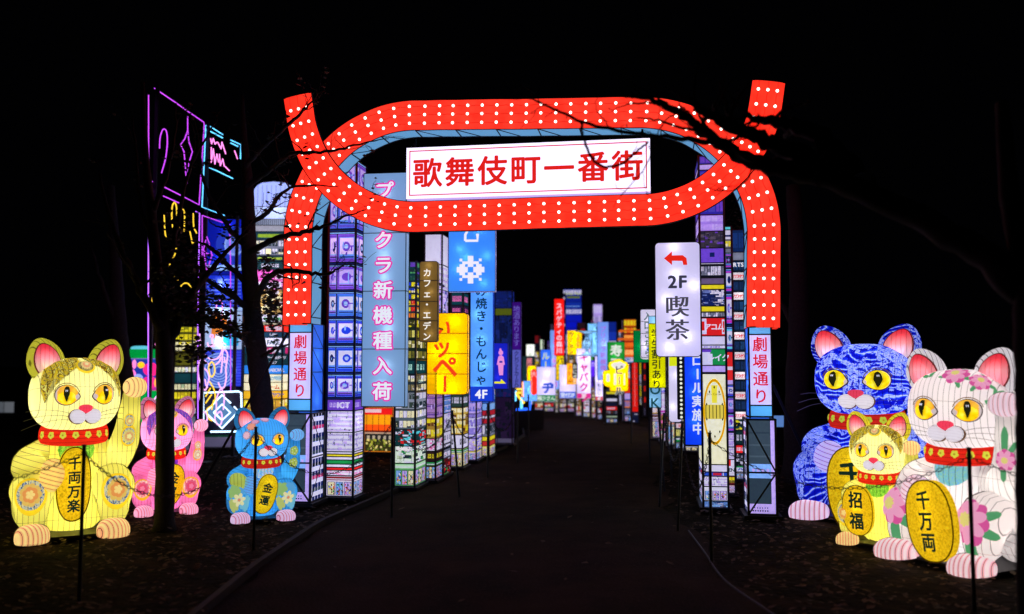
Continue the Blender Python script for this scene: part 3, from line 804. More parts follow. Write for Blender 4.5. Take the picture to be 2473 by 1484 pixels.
T('dim blue tower with a yellow band standing behind the kimono sign', 1195, 1237, 1242, 17.5, 703, bands((745, S(st_mix, [hx('10206A'), hx('1A3090'), NAVY])), (762, fixed(hx('5A6410'))), (860, S(st_mix, [NAVY, hx('182878'), hx('0A1440')])), (960, S(st_mix, [NAVY, hx('301858')])), (1060, S(st_mix, [hx('201030'), hx('281838'), K_]))), seed=12, lamps=False)

# banners and signs, left row
SN = 'hanging_sign'
s1, w, h, d = sign('very tall pale blue banner with pink outlined katakana and kanji', 876, 980, 420, 982, 10.2, (0.27, 0.44, 0.68, 1), rz=-8, d=.13, e=.55, seams=(.243, .49, .74), bracket=.2,
    spots=[(.5, .91), (.45, .70), (.5, .64), (.5, .55), (.55, .40), (.6, .33), (.55, .17), (.45, .09), (.5, .79)], pw=1.0)
wht = ink((.80, .86, 1, 1), .95); pkk = ink((.80, .02, .42, 1), .95)
ht = h * .108
for i, ch in enumerate('プリクラ新機種入荷'):
    zc = h * (.925 - .1075 * i); uu = w * .48
    letters(s1, ch, front(.004), uu, zc, .205, pkk, True, 1, .10, name='pink_outline', sx=1.15, sy=1.05)
    letters(s1, ch, front(.008), uu, zc, .205, wht, True, 1, .024, name='white_character', sx=1.15, sy=1.05)
s2, w, h, d = sign('narrow brown cafe sign with white katakana and rounded ends', 1013, 1057, 632, 826, 10.9, (0.20, 0.12, 0.03, 1), rz=-4, d=.09, rad=.03, e=.6, seams=(.26, .5, .76), bracket=1.2, pw=1.2, spots=[(.5, .95), (.6, .62), (.4, .36), (.6, .1), (.4, .82)])
letters(s2, 'カフェ・エデン', front(.006), w * .42, h * .86, .108, ink((1, .95, .85, 1), .95), True, 1.24, .02)
s3, w, h, d = sign('yellow rounded sign with orange red katakana left of the blue food banner', 1029, 1129, 757, 953, 12.1, (0.95, 0.56, 0.0, 1), rz=-5, d=.14, rad=.05, e=.72, seams=(.25, .5, .75), bracket=.6, pw=1.3,
    spots=[(.7, .9), (.65, .61), (.25, .52), (.62, .43), (.32, .2), (.3, .08), (.65, .08)])
rm = ink((.92, .06, .01, 1), .95)
for ch, u_, z_, sz, rt in (('い', .38, .83, .28, -.2), ('ッ', .38, .58, .30, .1), ('ペ', .46, .34, .36, 0), ('ー', .46, .13, .26, 0)):
    letters(s3, ch, front(.005), w * u_, h * z_, sz, rm, True, 1, .03, rot=rt, name='red_character')
s4, w, h, d = sign('wide blue sign with white pixel rosette high above the yellow sign', 1083, 1197, 540, 705, 11.8, (0.05, 0.27, 0.78, 1), rz=-4, d=.12, e=.75, bracket=.9, pw=1.1, spots=[(.65, .92), (.25, .62), (.38, .5), (.82, .52), (.2, .33), (.75, .12)], edge=(.5, .45, .7, 1))
m = MB(); cs = w / 17
def pix(rows, ox, oz):
    for j, row in enumerate(rows):
        for i_, c_ in enumerate(row):
            if c_ == '#': m.box(ox + i_ * cs, ox + (i_ + 1) * cs - .0005, -.008, -.004, oz - (j + 1) * cs, oz - j * cs - .0005)
pix(['....##.....', '.#..##..#..', '..######...', '.##.##.##..', '####..####.', '####..####.', '.##.##.##..', '..######...', '.#..##..#..', '....##.....'], w * .18, h * .52)
m.build('pixel_emblem', ink((.85, .85, 1, 1), .95), s4)
m = MB()
c = [(w * .36, h * .74), (w * .36, h * .83), (w * .42, h * .9), (w * .50, h * .90)]
m.tube([(a, -.006, b_) for a, b_ in c], .022, 4); m.tube([(w * .36, -.006, h * .74), (w * .62, -.006, h * .74), (w * .62, -.006, h * .84)], .022, 4)
m.build('white_hook_mark', ink((.85, .85, 1, 1), .95), s4)
s5, w, h, d = sign('long sky blue banner with dark brush hiragana and a 4F foot', 1136, 1191, 672, 970, 12.4, (0.12, 0.40, 0.92, 1), rz=-5, d=.12, e=.7, bracket=.9, pw=1.1, edge=(0.02, 0.08, 0.6, 1))
mk('blue_foot', [(.004, -.004, .004), (w - .004, -.004, .004), (w - .004, -.004, h * .12), (.004, -.004, h * .12)], [(0, 1, 2, 3)], ink((.01, .05, .72, 1), .85), s5)
letters(s5, 'お好み焼き・もんじゃ', front(.006), w * .48, h * 1.10, .17, ink((.005, .05, .10, 1), .5), True, 1.06, .022)
letters(s5, '4F', front(.008), w * .48, h * .06, .17, ink((.9, .92, 1, 1), .95), False, 1.1, .03)
s5.children[-1].name = 'floor_number'
s6, w, h, d = sign('deep blue sign with a pink kimono figure above a yellow arrow', 1193, 1226, 829, 940, 13.2, (0.012, 0.02, 0.50, 1), rz=-5, d=.1, e=.75, bracket=.8, pw=.7)
pk = ink((.85, .30, .72, 1), .9)
def flat(o, name, pts, mat, off=.006):
    mk(name, [(x, -off, z) for x, z in pts], [tuple(range(len(pts)))], mat, o)
flat(s6, 'figure_head', [(w * (.5 + .17 * math.cos(a)), h * (.79 + .055 * math.sin(a))) for a in np.linspace(0, 6.0, 12)], pk)
flat(s6, 'figure_bun', [(w * (.47 + .08 * math.cos(a)), h * (.855 + .03 * math.sin(a))) for a in np.linspace(0, 6.0, 10)], pk)
flat(s6, 'figure_robe', [(w * .38, h * .30), (w * .66, h * .30), (w * .70, h * .53), (w * .80, h * .52), (w * .70, h * .70), (w * .58, h * .73), (w * .44, h * .73), (w * .32, h * .70), (w * .2, h * .52), (w * .3, h * .53)], pk)
flat(s6, 'figure_sash', [(w * .40, h * .57), (w * .62, h * .57), (w * .62, h * .61), (w * .40, h * .61)], ink((.02, .03, .5, 1), .7), .009)
flat(s6, 'arrow', [(w * .02, h * .12), (w * .88, h * .12), (w * .52, h * .22), (w * .48, h * .16), (w * .02, h * .16)], ink((.9, .85, .02, 1), .9))
s7, w, h, d = sign('dim purple banner with lavender foot standing beyond the kimono sign', 1237, 1258, 730, 937, 17.0, (0.045, 0.005, 0.20, 1), rz=-5, d=.15, e=.7, bracket=.5, pw=.3)
mk('lavender_foot', [(.004, -.004, .004), (w - .004, -.004, .004), (w - .004, -.004, h * .44), (.004, -.004, h * .44)], [(0, 1, 2, 3)], ink((.12, .13, .62, 1), .75), s7)
letters(s7, '地酒あります', front(.006), w * .5, h * .92, .14, ink((.2, .15, .7, 1), .7), True, .95, .01)
letters(s7, 'クレジットカードOK', front(.008), w * .5, h * .40, .10, ink((.01, .02, .1, 1), .4), True, .78, .015)

# ------------------------------------------------------------------ right of the path
r1, w, d, z1 = tower('tall narrow right tower with a gold ferris clock above a shop window', 1757, 1697, 1688, 9.85, 378, bands(
    (398, S(st_win, 2, 1, hx('3A30A0'), [PUR, hx('5048B8')])), (412, fixed(LAV)), (520, S(st_win, 3, 3, hx('3028A0'), [PUR, hx('4840B0')])), (560, S(st_win, 4, 2, hx('A080E0'), [LAV, hx('B898F0')], .03)),
    (600, S(st_mix, [hx('3A3440'), hx('5A5060'), PUR, hx('282838')])), (636, fixed(hx('7048D0'), (.4, .6, .4, .7, NAVY))), (640, fixed(W_)), (672, S(st_win, 7, 1, K_, [W_, hx('C8C0D8'), GRY], .1)), (688, fixed(hx('685880'))),
    (700, fixed(YEL)), (740, S(st_mix, [NAVY, W_, hx('6070B0'), hx('303868'), W_, NAVY])), (754, fixed(YEL)), (768, S(st_win, 10, 1, K_, [W_, W_, GRY], .1)), (812, fixed(RED, (0, .22, .1, .95, W_), (0, .14, .3, .8, RED), (.86, 1, .1, .9, W_), (.9, .96, .2, .8, RED))),
    (834, fixed(W_)), (843, S(st_sign, W_, PUR)), (883, fixed(GRN, (0, .36, 0, 1, W_), (.3, .45, 0, .7, W_), (0, .4, .8, 1, PUR))), (900, fixed(LAV)),
    (1122, fixed(hx('F0EEC8'), (0, 1, .98, 1, K_), (0, .05, .2, .9, W_))), (1140, fixed(W_)), (1150, fixed(hx('2850C8'), (.4, .75, .2, .8, hx('C02030')), (.0, .05, 0, 1, W_), (.8, .84, 0, 1, W_))),
    (1175, S(st_lines, W_, LAV, 2)), (1210, S(st_shop, W_, hx('E8E8F8'))), (1227, S(st_mix, [hx('5880C8'), W_, NAVY, LBL]))), rz=-9, seed=21)
f = facef('F', w, d, .006); f2 = facef('F', w, d, .010)
za, zb = tz(1075, 9.85), tz(915, 9.85); cz = (za + zb) / 2; rz_ = (zb - za) / 2
def arcs(u, z, ru, rv, a0, a1, th, n=30):
    V = []; 
    for k in range(n + 1):
        a = a0 + (a1 - a0) * k / n; V += [f(u + ru * math.cos(a), z + rv * math.sin(a)), f(u + (ru - th) * math.cos(a), z + (rv - th * 1.6) * math.sin(a))]
    return V, [(2 * k, 2 * k + 2, 2 * k + 3, 2 * k + 1) for k in range(n)]
gold = ink((.80, .42, .0, 1), .9)
V, Fc = arcs(w / 2, cz, w * .46, rz_, 0, 2 * math.pi, .022); mk('gold_ring', V, Fc, gold, r1)
mk('lit_booth', [f(w * .1, cz - .08), f(w * .9, cz - .08), f(w * .9, cz + .08), f(w * .1, cz + .08)], [(0, 1, 2, 3)], ink((.75, .6, .08, 1), .9), r1)
m = MB()
for k in range(6):
    x = w * (.14 + .14 * k); m.add([f2(x, cz - .075), f2(x + .008, cz - .075), f2(x + .008, cz + .075), f2(x, cz + .075)], [(0, 1, 2, 3)])
for k in range(10):
    a = math.pi * (k + .5) / 5; x, z = w / 2 + w * .33 * math.cos(a), cz + rz_ * .74 * math.sin(a)
    m.add([f2(x - .009, z), f2(x, z - .018), f2(x + .009, z), f2(x, z + .022)], [(0, 1, 2, 3)])
m.build('dark_marks', ink((.02, .02, .02, 1), .3), r1)
mk('yellow_centre', [f(w * .4, cz + .1), f(w * .6, cz + .1), f(w * .62, cz + rz_ * .8), f(w * .38, cz + rz_ * .8)], [(0, 1, 2, 3)], ink((.85, .75, .05, 1), .9), r1)
letters(r1, 'レイク', f2, w * .68, tz(864, 9.85), .09, ink(W_, .95), False, .9, .03)
letters(r1, 'アコム', f2, w * .53, tz(790, 9.85), .08, ink(W_, .95), False, .9, .03)
letters(r1, 'Jazz Corner', f2, w * .5, tz(952, 9.85), .035, ink((.25, .12, .0, 1), .5), False, .9, .01)
r2, w, d, z1 = tower('slim magenta tower of television frames just right of the clock tower', 1775, 1757.5, 1755, 10.9, 548, bands(
    (556, fixed(CY)), (580, fixed(W_, (0, 1, .3, .5, NAVY))), (600, S(st_win, 2, 1, GRY)), (612, fixed(GRY)), (650, S(st_crt, 1, MAG, DG)), (710, S(st_crt, 1, MAG, W_)), (790, S(st_crt, 1, hx('D030C0'), W_)), (850, S(st_crt, 1, CY, W_)),
    (930, fixed(hx('E02828'), (0, 1, .0, .14, LAV), (.1, 1, .45, .55, W_))), (960, S(st_crt, 1, BLU, W_)), (1000, S(st_crt, 1, PUR, LAV)), (1045, S(st_crt, 1, MAG, W_)), (1080, S(st_lines, LAV, W_, 3)), (1110, S(st_lines, W_, LAV, 3)), (1150, fixed(W_, (.0, .4, .6, 1, RED))),
    (1170, S(st_win, 1, 1, hx('702020'))), (1193, S(st_shop, hx('D0C0E0'), hx('8A1820')))), seed=22)
letters(r2, 'EN', facef('F', w, d, .004), w * .5, tz(1135, 10.9), .06, ink(hx('184838'), .6), False, .9, .03)
kb_ = []
y = 630
for k in range(8):
    kb_ += [(y + 28, S(st_win, 2, 1, hx('0A1C30'), [hx('204878'), hx('18305A')]))]; 
    kb_ += [(y + 48, fixed(hx('F0E8F0'), (0, 1, 0, .08, K_)))]; y += 48
r3, w, d, z1 = tower('dark tower with repeated red katakana karaoke boards behind the right gate post', 1806, 1776, 1774, 12.2, 556, [(610, S(st_win, 2, 1, hx('102858'), [hx('204890'), hx('18387A')])), (630, fixed(GRY))] + kb_ + bands(
    (1040, S(st_mix, [TEAL, W_, YEL, K_])), (1075, S(st_sign, hx('103030'), W_)), (1095, S(st_sign, RED, W_)), (1125, S(st_mix, [hx('101820'), W_, GRY])), (1140, fixed(W_, (0, 1, .7, 1, GRN))), (1157, S(st_shop, GRY, K_))), seed=23)
y = 630
for k in range(8):
    letters(r3, 'カラオケ', facef('F', w, d, .004), w * .5, tz(y + 38, 12.2), .062, ink(hx('E01028'), .95), False, .62, .02, name='karaoke_board_lettering'); y += 48
letters(r3, 'yMart', facef('F', w, d, .005), w * .5, tz(1133, 12.2), .05, ink(hx('2050C0'), .9), False, .9, .02)
letters(r3, 'RTS', facef('F', w, d, .006), w * .5, tz(640, 12.2), .08, ink(hx('F0F0FF'), .9), False, 1, .03)
T('short dim tower of dark shop windows at the foot of the right blue banner', 1700, 1653, 1650, 16.2, 850, bands((980, S(st_win, 3, 4, DG)), (1060, S(st_mix, [K_, DG, GRY])), (1078, S(st_win, 4, 1, K_, [GRY, DG, W_])), (1094, S(st_shop, DG, W_))), seed=24)
T('dim tower with a red character board beside the bulb strip on the right', 1653, 1632, 1630, 16.6, 850, bands((1022, S(st_win, 2, 6, DG)), (1035, S(st_sign, hx('D8C0D0'), RED)), (1058, S(st_win, 2, 1, TEAL)), (1068, fixed(GRN, (0, 1, .6, 1, W_))), (1090, S(st_shop, GRY, K_))), seed=25)
T('slim grey tower with white boxes left of the white capsule sign', 1631, 1614, 1612, 17.2, 850, bands((900, S(st_win, 1, 3, GRY)), (960, S(st_mix, [GRY, W_, DG])), (1010, S(st_win, 1, 3, hx('8090A0'), [W_, OR])), (1079, S(st_shop, hx('9098A8'), OR))), seed=26)
T('slim lilac tower with green stripe behind the leaning posts', 1608, 1596, 1594, 18.2, 900, bands((950, S(st_win, 1, 3, LAV, [W_, BLU])), (1000, S(st_win, 1, 3, hx('D0B8E8'), [W_, MAG])), (1040, S(st_win, 1, 2, PK)), (1070, S(st_shop, W_, GRN))), seed=27)
T('slim yellowish tower under the light blue letter sign', 1595, 1576, 1574, 18.8, 880, bands((950, S(st_win, 2, 3, hx('B0A890'))), (1000, S(st_win, 2, 3, hx('C8A040'), [W_, YEL])), (1064, S(st_shop, hx('A090B0'), BRN))), seed=28)

a1, w, h, d = sign('large white rounded sign with a red bent arrow above grey kanji', 1583, 1692, 587, 862, 9.6, (0.56, 0.53, 0.72, 1), rz=-9, d=.12, rad=.045, e=.72, side=None, bracket=.25, pw=1.3, spots=[(.42, .96), (.45, .72), (.85, .62), (.5, .35), (.7, .17), (.25, .5), (.3, .08)], edge=(.6, .56, .75, 1))
gy = ink((.075, .07, .10, 1), .75)
letters(a1, '2F', front(.005), w * .49, h * .655, .19, ink((.05, .05, .09, 1), .7), False, 1.15, .035, sx=1.05, name='floor_number')
letters(a1, '喫茶', front(.005), w * .48, h * .44, .245, gy, True, 1.06, .008, sx=1.1, shift=(0, .022, -.022))
flat(a1, 'red_arrow', [(w * .20, h * .86), (w * .38, h * .92), (w * .38, h * .885), (w * .62, h * .885), (w * .70, h * .86), (w * .72, h * .80), (w * .63, h * .80), (w * .61, h * .835), (w * .38, h * .838), (w * .38, h * .80)], ink((.82, .02, .01, 1), .95))
a2, w, h, d = sign('saturated blue banner with white kana and kanji beside the clock tower', 1653, 1701, 760, 1075, 9.95, (0.008, 0.07, 0.80, 1), rz=-9, d=.12, e=.62, bracket=.2, pw=1.5, spots=[(.5, .72), (.6, .55), (.5, .18), (.45, .40)])
letters(a2, 'ロール実施中', front(.005), w * .66, h * .645, .140, ink((.70, .74, .95, 1), .9), True, 1.10, .03)
a3, w, h, d = sign('narrow black strip of round white lights beside the right blue banner', 1636, 1653, 800, 1013, 10.1, (0.01, 0.01, 0.01, 1), rz=-9, d=.08, e=.3, pw=0, spots=[], edge=(.01, .01, .01, 1))
BV2, BF2 = superell((0, 0, 0), (.016, .010, .016), 2, 10, 6); dm = bpy.data.meshes.new('round_light'); dm.from_pydata([tuple(v) for v in BV2], [], BF2)
dm.materials.append(ink((.75, .78, .62, 1), .95))
for k in range(21): share('round_light', dm, a3, Matrix.Translation((w * .5, -.004, h * (k + .5) / 21)))
a4, w, h, d = sign('white and yellow rounded sign half hidden behind the strip of lights', 1614, 1646, 795, 1020, 10.6, (0.58, 0.55, 0.72, 1), rz=-9, d=.1, rad=.04, e=.75, pw=.8)
mk('yellow_top', [(.012, -.005, h * .60), (w - .012, -.005, h * .60), (w - .012, -.005, h - .03), (.012, -.005, h - .03)], [(0, 1, 2, 3)], ink((.70, .78, .01, 1), .9), a4)
a5, w, h, d = sign('yellow green banner with black kana and kanji below the white arrow sign', 1567, 1607, 782, 937, 12.0, (0.62, 0.62, 0.0, 1), rz=-9, d=.12, e=.75, bracket=.3, pw=1.1, spots=[(.5, .10), (.5, .8)])
letters(a5, '学生割引あり', front(.005), w * .45, h * .84, .135, ink((.01, .03, .02, 1), .4), True, 1.03, .02)
a6, w, h, d = sign('pale blue sign reading OK hanging under the yellow green banner', 1567, 1596, 764, 985, 13.0, (0.20, 0.42, 0.62, 1), rz=-9, d=.12, e=.7, pw=1.0, spots=[(.3, .07), (.5, .95)])
letters(a6, 'OK', front(.005), w * .5, h * .20, .20, ink((.01, .10, .12, 1), .5), True, 1.0, .02)
a7, w, h, d = sign('white four panel sign with green kana behind the yellow green banner', 1547, 1590, 748, 864, 14.0, (0.60, 0.57, 0.72, 1), rz=-9, d=.12, rad=.03, e=.75, seams=(.25, .5, .75), pw=1)
letters(a7, '入口こちら', front(.006), w * .42, h * .86, .14, ink((.01, .14, .06, 1), .5), True, 1.05, .015)
mk('blue_arrow', [(w * .36, -.006, h * .13), (w * .6, -.006, h * .13), (w * .6, -.006, h * .2), (w * .36, -.006, h * .2)], [(0, 1, 2, 3)], ink((.05, .25, .9, 1), .9), a7)
a8, w, h, d = sign('green box sign with a white rounded outline behind the four panel sign', 1530, 1585, 799, 876, 15.0, (0.0, 0.20, 0.05, 1), rz=-9, d=.15, e=.75, pw=.8)
pts = rrect(w * .75, h * .75, .06); mk('white_plate', [(w * .3 + x, -.005, h * .1 + z) for x, z in pts], [tuple(range(len(pts)))], ink((.70, .72, .78, 1), .9), a8)

# ------------------------------------------------------------------ far cluster at the bend of the path
def q(x, y): return (1207.6 + .2848 * x, 664.2 + .2848 * y)
FT = []
GFT = 'lantern towers at the bend of the path'; GFS = 'signs crowded at the bend of the path'
def ft(label, x0, x1, y0, y1, fs, D=None, rz=-4, dep=8, lamps=False, left=False):
    (X0, Y0), (X1, Y1) = q(x0, y0), q(x1, y1); D = D or ground_dist(Y1); n_ = len(fs)
    bb = [(Y0 + (Y1 - Y0) * (k + 1) / n_, f_) for k, f_ in enumerate(fs)]
    if left: return tower(label, X1, X0 + dep * .25, X0, D, Y0, bb, rz=rz, group=GFT, lamps=lamps, framew=.02)
    return tower(label, X0, X1 - dep * .25, X1, D, Y0, bb, rz=rz, group=GFT, lamps=lamps, framew=.02)
mixp = lambda *p: S(st_mix, list(p))
tq, w, d, z1 = ft('tallest blue tower with white window rows at the far bend', 540, 718, 122, 1160, [S(st_win, 7, 1, hx('1830A0'), [W_]), fixed(hx('0A2090'), (.2, .9, .6, .9, hx('6A7A20'))), fixed(hx('1030A0'), (.1, .9, .3, .4, LBL)), S(st_win, 7, 1, hx('1830A0'), [W_]), fixed(hx('0818B8')), fixed(hx('0616C0')), fixed(hx('0818B0')), S(st_win, 7, 2, hx('90A0D0'), [W_]), S(st_win, 7, 1, hx('3060D0'), [LBL, W_]), S(st_win, 7, 2, hx('8090B0'), [W_, LAV]), S(st_win, 7, 1, hx('6070A0'), [W_])] + [mixp(K_, W_, BRN, GRY, YEL)] * 8, D=33, dep=20)
letters(tq, 'Italian Mood', facef('F', w, d, .01), w * .55, ZO(q(0, 158)[1], 33), .15, ink(hx('B0C030'), .8), False, .8, .0)
ft('white lattice topped tower with a tapered lilac crown', 795, 885, 250, 1150, [S(st_win, 7, 1, LAV, [W_], .3), S(st_win, 7, 1, LAV, [W_, GRY], .3), fixed(NAVY, (0, 1, .3, .5, YEL)), S(st_win, 5, 2, BRN, [YEL, W_, LAV])] + [mixp(K_, W_, GRY, LAV, BRN)] * 6, D=36)
ft('dark blue tower with one white band behind the green sushi sign', 922, 1005, 400, 1200, [fixed(hx('0C2890')), fixed(hx('1838B0')), fixed(W_, (0, 1, .0, .3, NAVY)), fixed(hx('0C30B0')), fixed(hx('1040C8'))] + [mixp(NAVY, K_, DG)] * 5, D=27)
ft('black tower with thin white and red shop bands below the beer mug', 900, 1008, 980, 1252, [fixed(hx('204028'), (0, 1, .1, .6, YEL)), fixed(K_), fixed(W_, (0, 1, 0, .3, K_)), fixed(hx('101830')), S(st_sign, RED, W_), S(st_win, 5, 1, K_, [GRY, BRN, DG]), fixed(K_, (0, 1, .3, .6, hx('A8C0A0'))), S(st_shop, K_, DG)], D=23.6)
t, w, d, z1 = ft('orange pagoda like tower with stacked golden roofs', 1055, 1182, 378, 1255, [S(st_win, 4, 1, hx('D06808'), [YEL]), S(st_win, 4, 1, hx('801808'), [YEL, OR]), S(st_win, 6, 1, hx('B04010'), [hx('F8C050')]), S(st_win, 6, 1, hx('A03010'), [hx('F8C050'), OR]), S(st_win, 6, 1, hx('E07018'), [hx('F8D080')]), mixp(LBL, W_, NAVY), mixp(LBL, W_, RED), S(st_win, 4, 1, LAV, [W_, RED]), fixed(hx('F03818')), fixed(hx('E83010')), fixed(hx('3850A8'), (0, .5, .2, 1, LAV)), S(st_win, 5, 1, OR, [hx('5870C8')]), S(st_win, 5, 1, NAVY, [GRY, LBL]), S(st_shop, NAVY, GRY)], D=24.5, dep=16)
mr = MB()
for k, (e_, z_) in enumerate(((.10, .88), (.13, .80), (.15, .72), (.17, .63))): mr.box(-e_, w + e_, -e_, d, z1 * z_, z1 * z_ + .05)
mr.build('stacked_roofs', ink((.75, .12, .01, 1), .8), t)
t, w, d, z1 = ft('bright red lantern tower crossed by pale lines', 1120, 1186, 745, 1255, [fixed(hx('E81808'), (.45, .5, 0, 1, hx('F8A0A0')), (0, 1, 0, .06, hx('F8A0A0')))] * 8 + [fixed(hx('E81808')), fixed(hx('182040'), (.4, .9, .5, .6, W_)), fixed(hx('101838'), (.2, .4, .1, .3, W_))], D=24.0)
ft('red and black slim tower behind the red lantern tower', 1222, 1252, 752, 1130, [fixed(hx('E02010')), fixed(hx('301018'))] * 4, D=27)
rl = random.Random(9); cl = [K_, W_, GRY, hx('8A7A40'), hx('A8B080'), BRN, hx('C87858')]
lowrow = [(295, 378, 1170, 'pale'), (378, 468, 1165, 'olive'), (470, 505, 1178, 'slim brown'), (508, 575, 1172, 'cream'), (575, 642, 1170, 'grey'), (645, 705, 1205, 'striped'), (707, 775, 1215, 'mottled'), (778, 825, 1225, 'white fronted'), (828, 880, 1235, 'slim dark')]
beside = ['below the white sign with a green foot', 'under the blue room sign', 'under the pale blue far banner', 'left under the reception sign', 'right under the reception sign', 'left under the pink lettered club sign', 'right under the pink lettered club sign', 'under the red footed white banner', 'between the white banner and the beer mug']
for (x0, x1, yb, nm), bs in zip(lowrow, beside):
    pal = [rl.choice(cl) for _ in range(4)] + [W_]
    ft('low %s lantern tower %s' % (nm, bs), x0, x1, 960, yb, [mixp(*pal), S(st_win, 3, 2, rl.choice([BRN, GRY, DG]), [W_, YEL, CR]), mixp(*pal), S(st_win, 3, 1, pal[0], [W_, CR, RED]), S(st_shop, rl.choice([GRY, hx('A89878')]), rl.choice([BRN, GRN, RED]))], dep=12)
ft('thin tower with a red crown at the far left of the bend', 295, 340, 515, 1172, [fixed(hx('701010')), fixed(K_), S(st_win, 3, 1, BRN, [YEL, W_]), mixp(BRN, YEL, W_), fixed(W_), fixed(hx('E8D8F0')), fixed(RED, (0, 1, .4, .6, W_)), fixed(W_), mixp(W_, LAV, GRY), mixp(W_, GRY, BRN)], D=32)
ft('small white capped tower beside the thin red crowned tower', 340, 372, 548, 1100, [fixed(hx('E8F8D8')), fixed(hx('A0B090')), fixed(BLU), fixed(W_), fixed(LAV)], D=33)
ft('dark tower with red lit windows over the yellow noodle sign', 662, 738, 405, 560, [fixed(hx('281418')), fixed(hx('B01828'), (0, .4, 0, 1, K_)), fixed(K_)], D=31)
ft('blue slim tower between the red banner and the noodle sign', 538, 566, 160, 1060, [fixed(hx('0A1038'), (.2, .8, .3, .6, W_)), fixed(NAVY), fixed(NAVY, (.2, .9, .3, .7, PK))] * 4, D=31)
ft('slim tower of green and purple panels beside the white club sign', 768, 806, 660, 1000, [fixed(hx('40A030')), fixed(hx('482048')), fixed(hx('4018A0')), fixed(hx('5028B8'))], D=29)
ft('pale spired tower behind the pale blue far banner', 430, 462, 418, 700, [fixed(hx('40384A')), fixed(LAV), fixed(hx('8070B0'))], D=34)

FSZ = .37
for lab, x0, x1, y0, cols_ in (('slim violet tower peeping between the blue room sign and the red banner', 404, 424, 560, (PUR, W_, NAVY)), ('slim white windowed tower just left of the tallest blue tower', 520, 540, 300, (NAVY, W_, LBL)), ('slim orange lit tower right of the yellow noodle sign', 742, 764, 560, (hx('C06018'), K_, YEL)),
        ('slim pink lit tower between the two pale blue capsules', 782, 800, 380, (PK, K_, W_)), ('slim yellow and white tower behind the white four panel sign', 1188, 1212, 560, (YEL, W_, K_)), ('slim grey white tower left of the orange pagoda tower', 1012, 1044, 480, (GRY, W_, BLU)), ('slim green lit tower left of the blue room sign', 376, 398, 700, (GRN, W_, YEL)), ('slim cream tower behind the small red marquee sign', 252, 286, 650, (CR, BRN, W_))):
    ft(lab, x0, x1, y0, 1130, [mixp(*cols_), S(st_win, 2, 2, cols_[0], [cols_[1], cols_[2]]), fixed(cols_[0]), S(st_win, 2, 2, cols_[1], [cols_[2], W_]), mixp(*cols_), mixp(W_, *cols_)], D=34.5)
def fs_(label, x0, x1, y0, y1, D, col, text=None, size=None, tcol=K_, tp=None, off=.02, rad=0.0, e=.8, pitch=1.05, u=.5, vertical=True, seams=(), d=.2, spots=None, outline=None, pw=2.0):
    (X0, Y0), (X1, Y1) = q(x0, y0), q(x1, y1)
    o, w, h, d = sign(label, X0, X1, Y0, Y1, D, col, rz=-4, d=d, rad=rad, e=e, seams=seams, spots=spots if spots is not None else [(.5, .12), (.42, .5), (.55, .82)], group=GFS, outline=outline, pw=pw * .5)
    if text:
        n_ = len(text); size = size * FSZ if size else (h * .9 / n_ / pitch if vertical else w * .9 / n_)
        letters(o, text, front(.012), w * u, (h * .93 - size * .5) if tp is None else h * tp, size, ink(tcol, .9), vertical, pitch, off)
    return o, w, h, d
wk = (0.60, 0.54, 0.78, 1)
fs_('red vertical banner with pale katakana and two kanji at the bend', 460, 543, 205, 685, 26.0, (0.80, 0.012, 0.008, 1), 'スパゲティの森川', None, (.9, .7, .85, 1), off=.03, seams=(.35, .66))
fs_('dull gold foot panel hanging under the red banner', 475, 542, 687, 895, 26.5, (0.50, 0.38, 0.0, 1), 'パスタ', None, (.05, .05, .02, 1))
o, w, h, d = fs_('blue sign with yellow katakana and a 4F mark', 345, 430, 635, 912, 25.0, (0.03, 0.14, 0.72, 1), 'ルーム', .62, (.7, .75, .02, 1), pitch=1.1, off=.03)
letters(o, '4F', front(.014), w * .4, h * .11, .42 * FSZ, ink((.5, .55, 1, 1), .9), False, 1, .02, name='floor_number')
fs_('far pale blue banner with pink outlined letters left of the red banner', 425, 500, 470, 972, 28.5, (0.20, 0.36, 0.75, 1), 'プリクラ新機種入荷', None, (.8, .15, .65, 1), off=.02, spots=[(.5, .08), (.6, .3), (.4, .5), (.6, .7)], u=.55)
o, w, h, d = fs_('yellow noodle sign with black kana and an orange price', 570, 695, 472, 676, 25.2, (0.80, 0.55, 0.0, 1), 'ラーメン横', .40, (.01, .04, .05, 1), pitch=1.1, off=.03, u=.28)
letters(o, '500', front(.013), w * .72, h * .72, .5 * FSZ, ink((.9, .25, .06, 1), .9), True, 1.05, .03, name='price_digits')
fs_('small brown panel with white glow under the yellow noodle sign', 568, 640, 676, 765, 25.6, (0.09, 0.05, 0.01, 1), 'マモ', .34, (.8, .7, .8, 1))
o, w, h, d = fs_('white sign with a blue reception foot reading 2F', 503, 642, 762, 1048, 24.6, wk)
mk('blue_foot', [(.01, -.008, .01), (w - .01, -.008, .01), (w - .01, -.008, h * .2), (.01, -.008, h * .2)], [(0, 1, 2, 3)], ink((.02, .12, .78, 1), .85), o)
letters(o, '受付2F', front(.014), w * .5, h * .1, .38 * FSZ, ink((.8, .85, 1, 1), .95), False, .95, .03)
o, w, h, d = fs_('orange pancake sign with outlined brown kana', 565, 652, 750, 930, 23.8, (0.80, 0.36, 0.01, 1), 'お好み', .42, (.5, .12, .02, 1), u=.4, off=.03)
letters(o, '1000円', front(.014), w * .5, h * .12, .22 * FSZ, ink((.12, .04, .01, 1), .5), False, .85, .02, name='price_digits')
fs_('narrow black sign with white kana on the orange sign edge', 614, 657, 748, 876, 23.3, (0.008, 0.010, 0.012, 1), 'おにぎり', .36, (.7, .72, .66, 1))
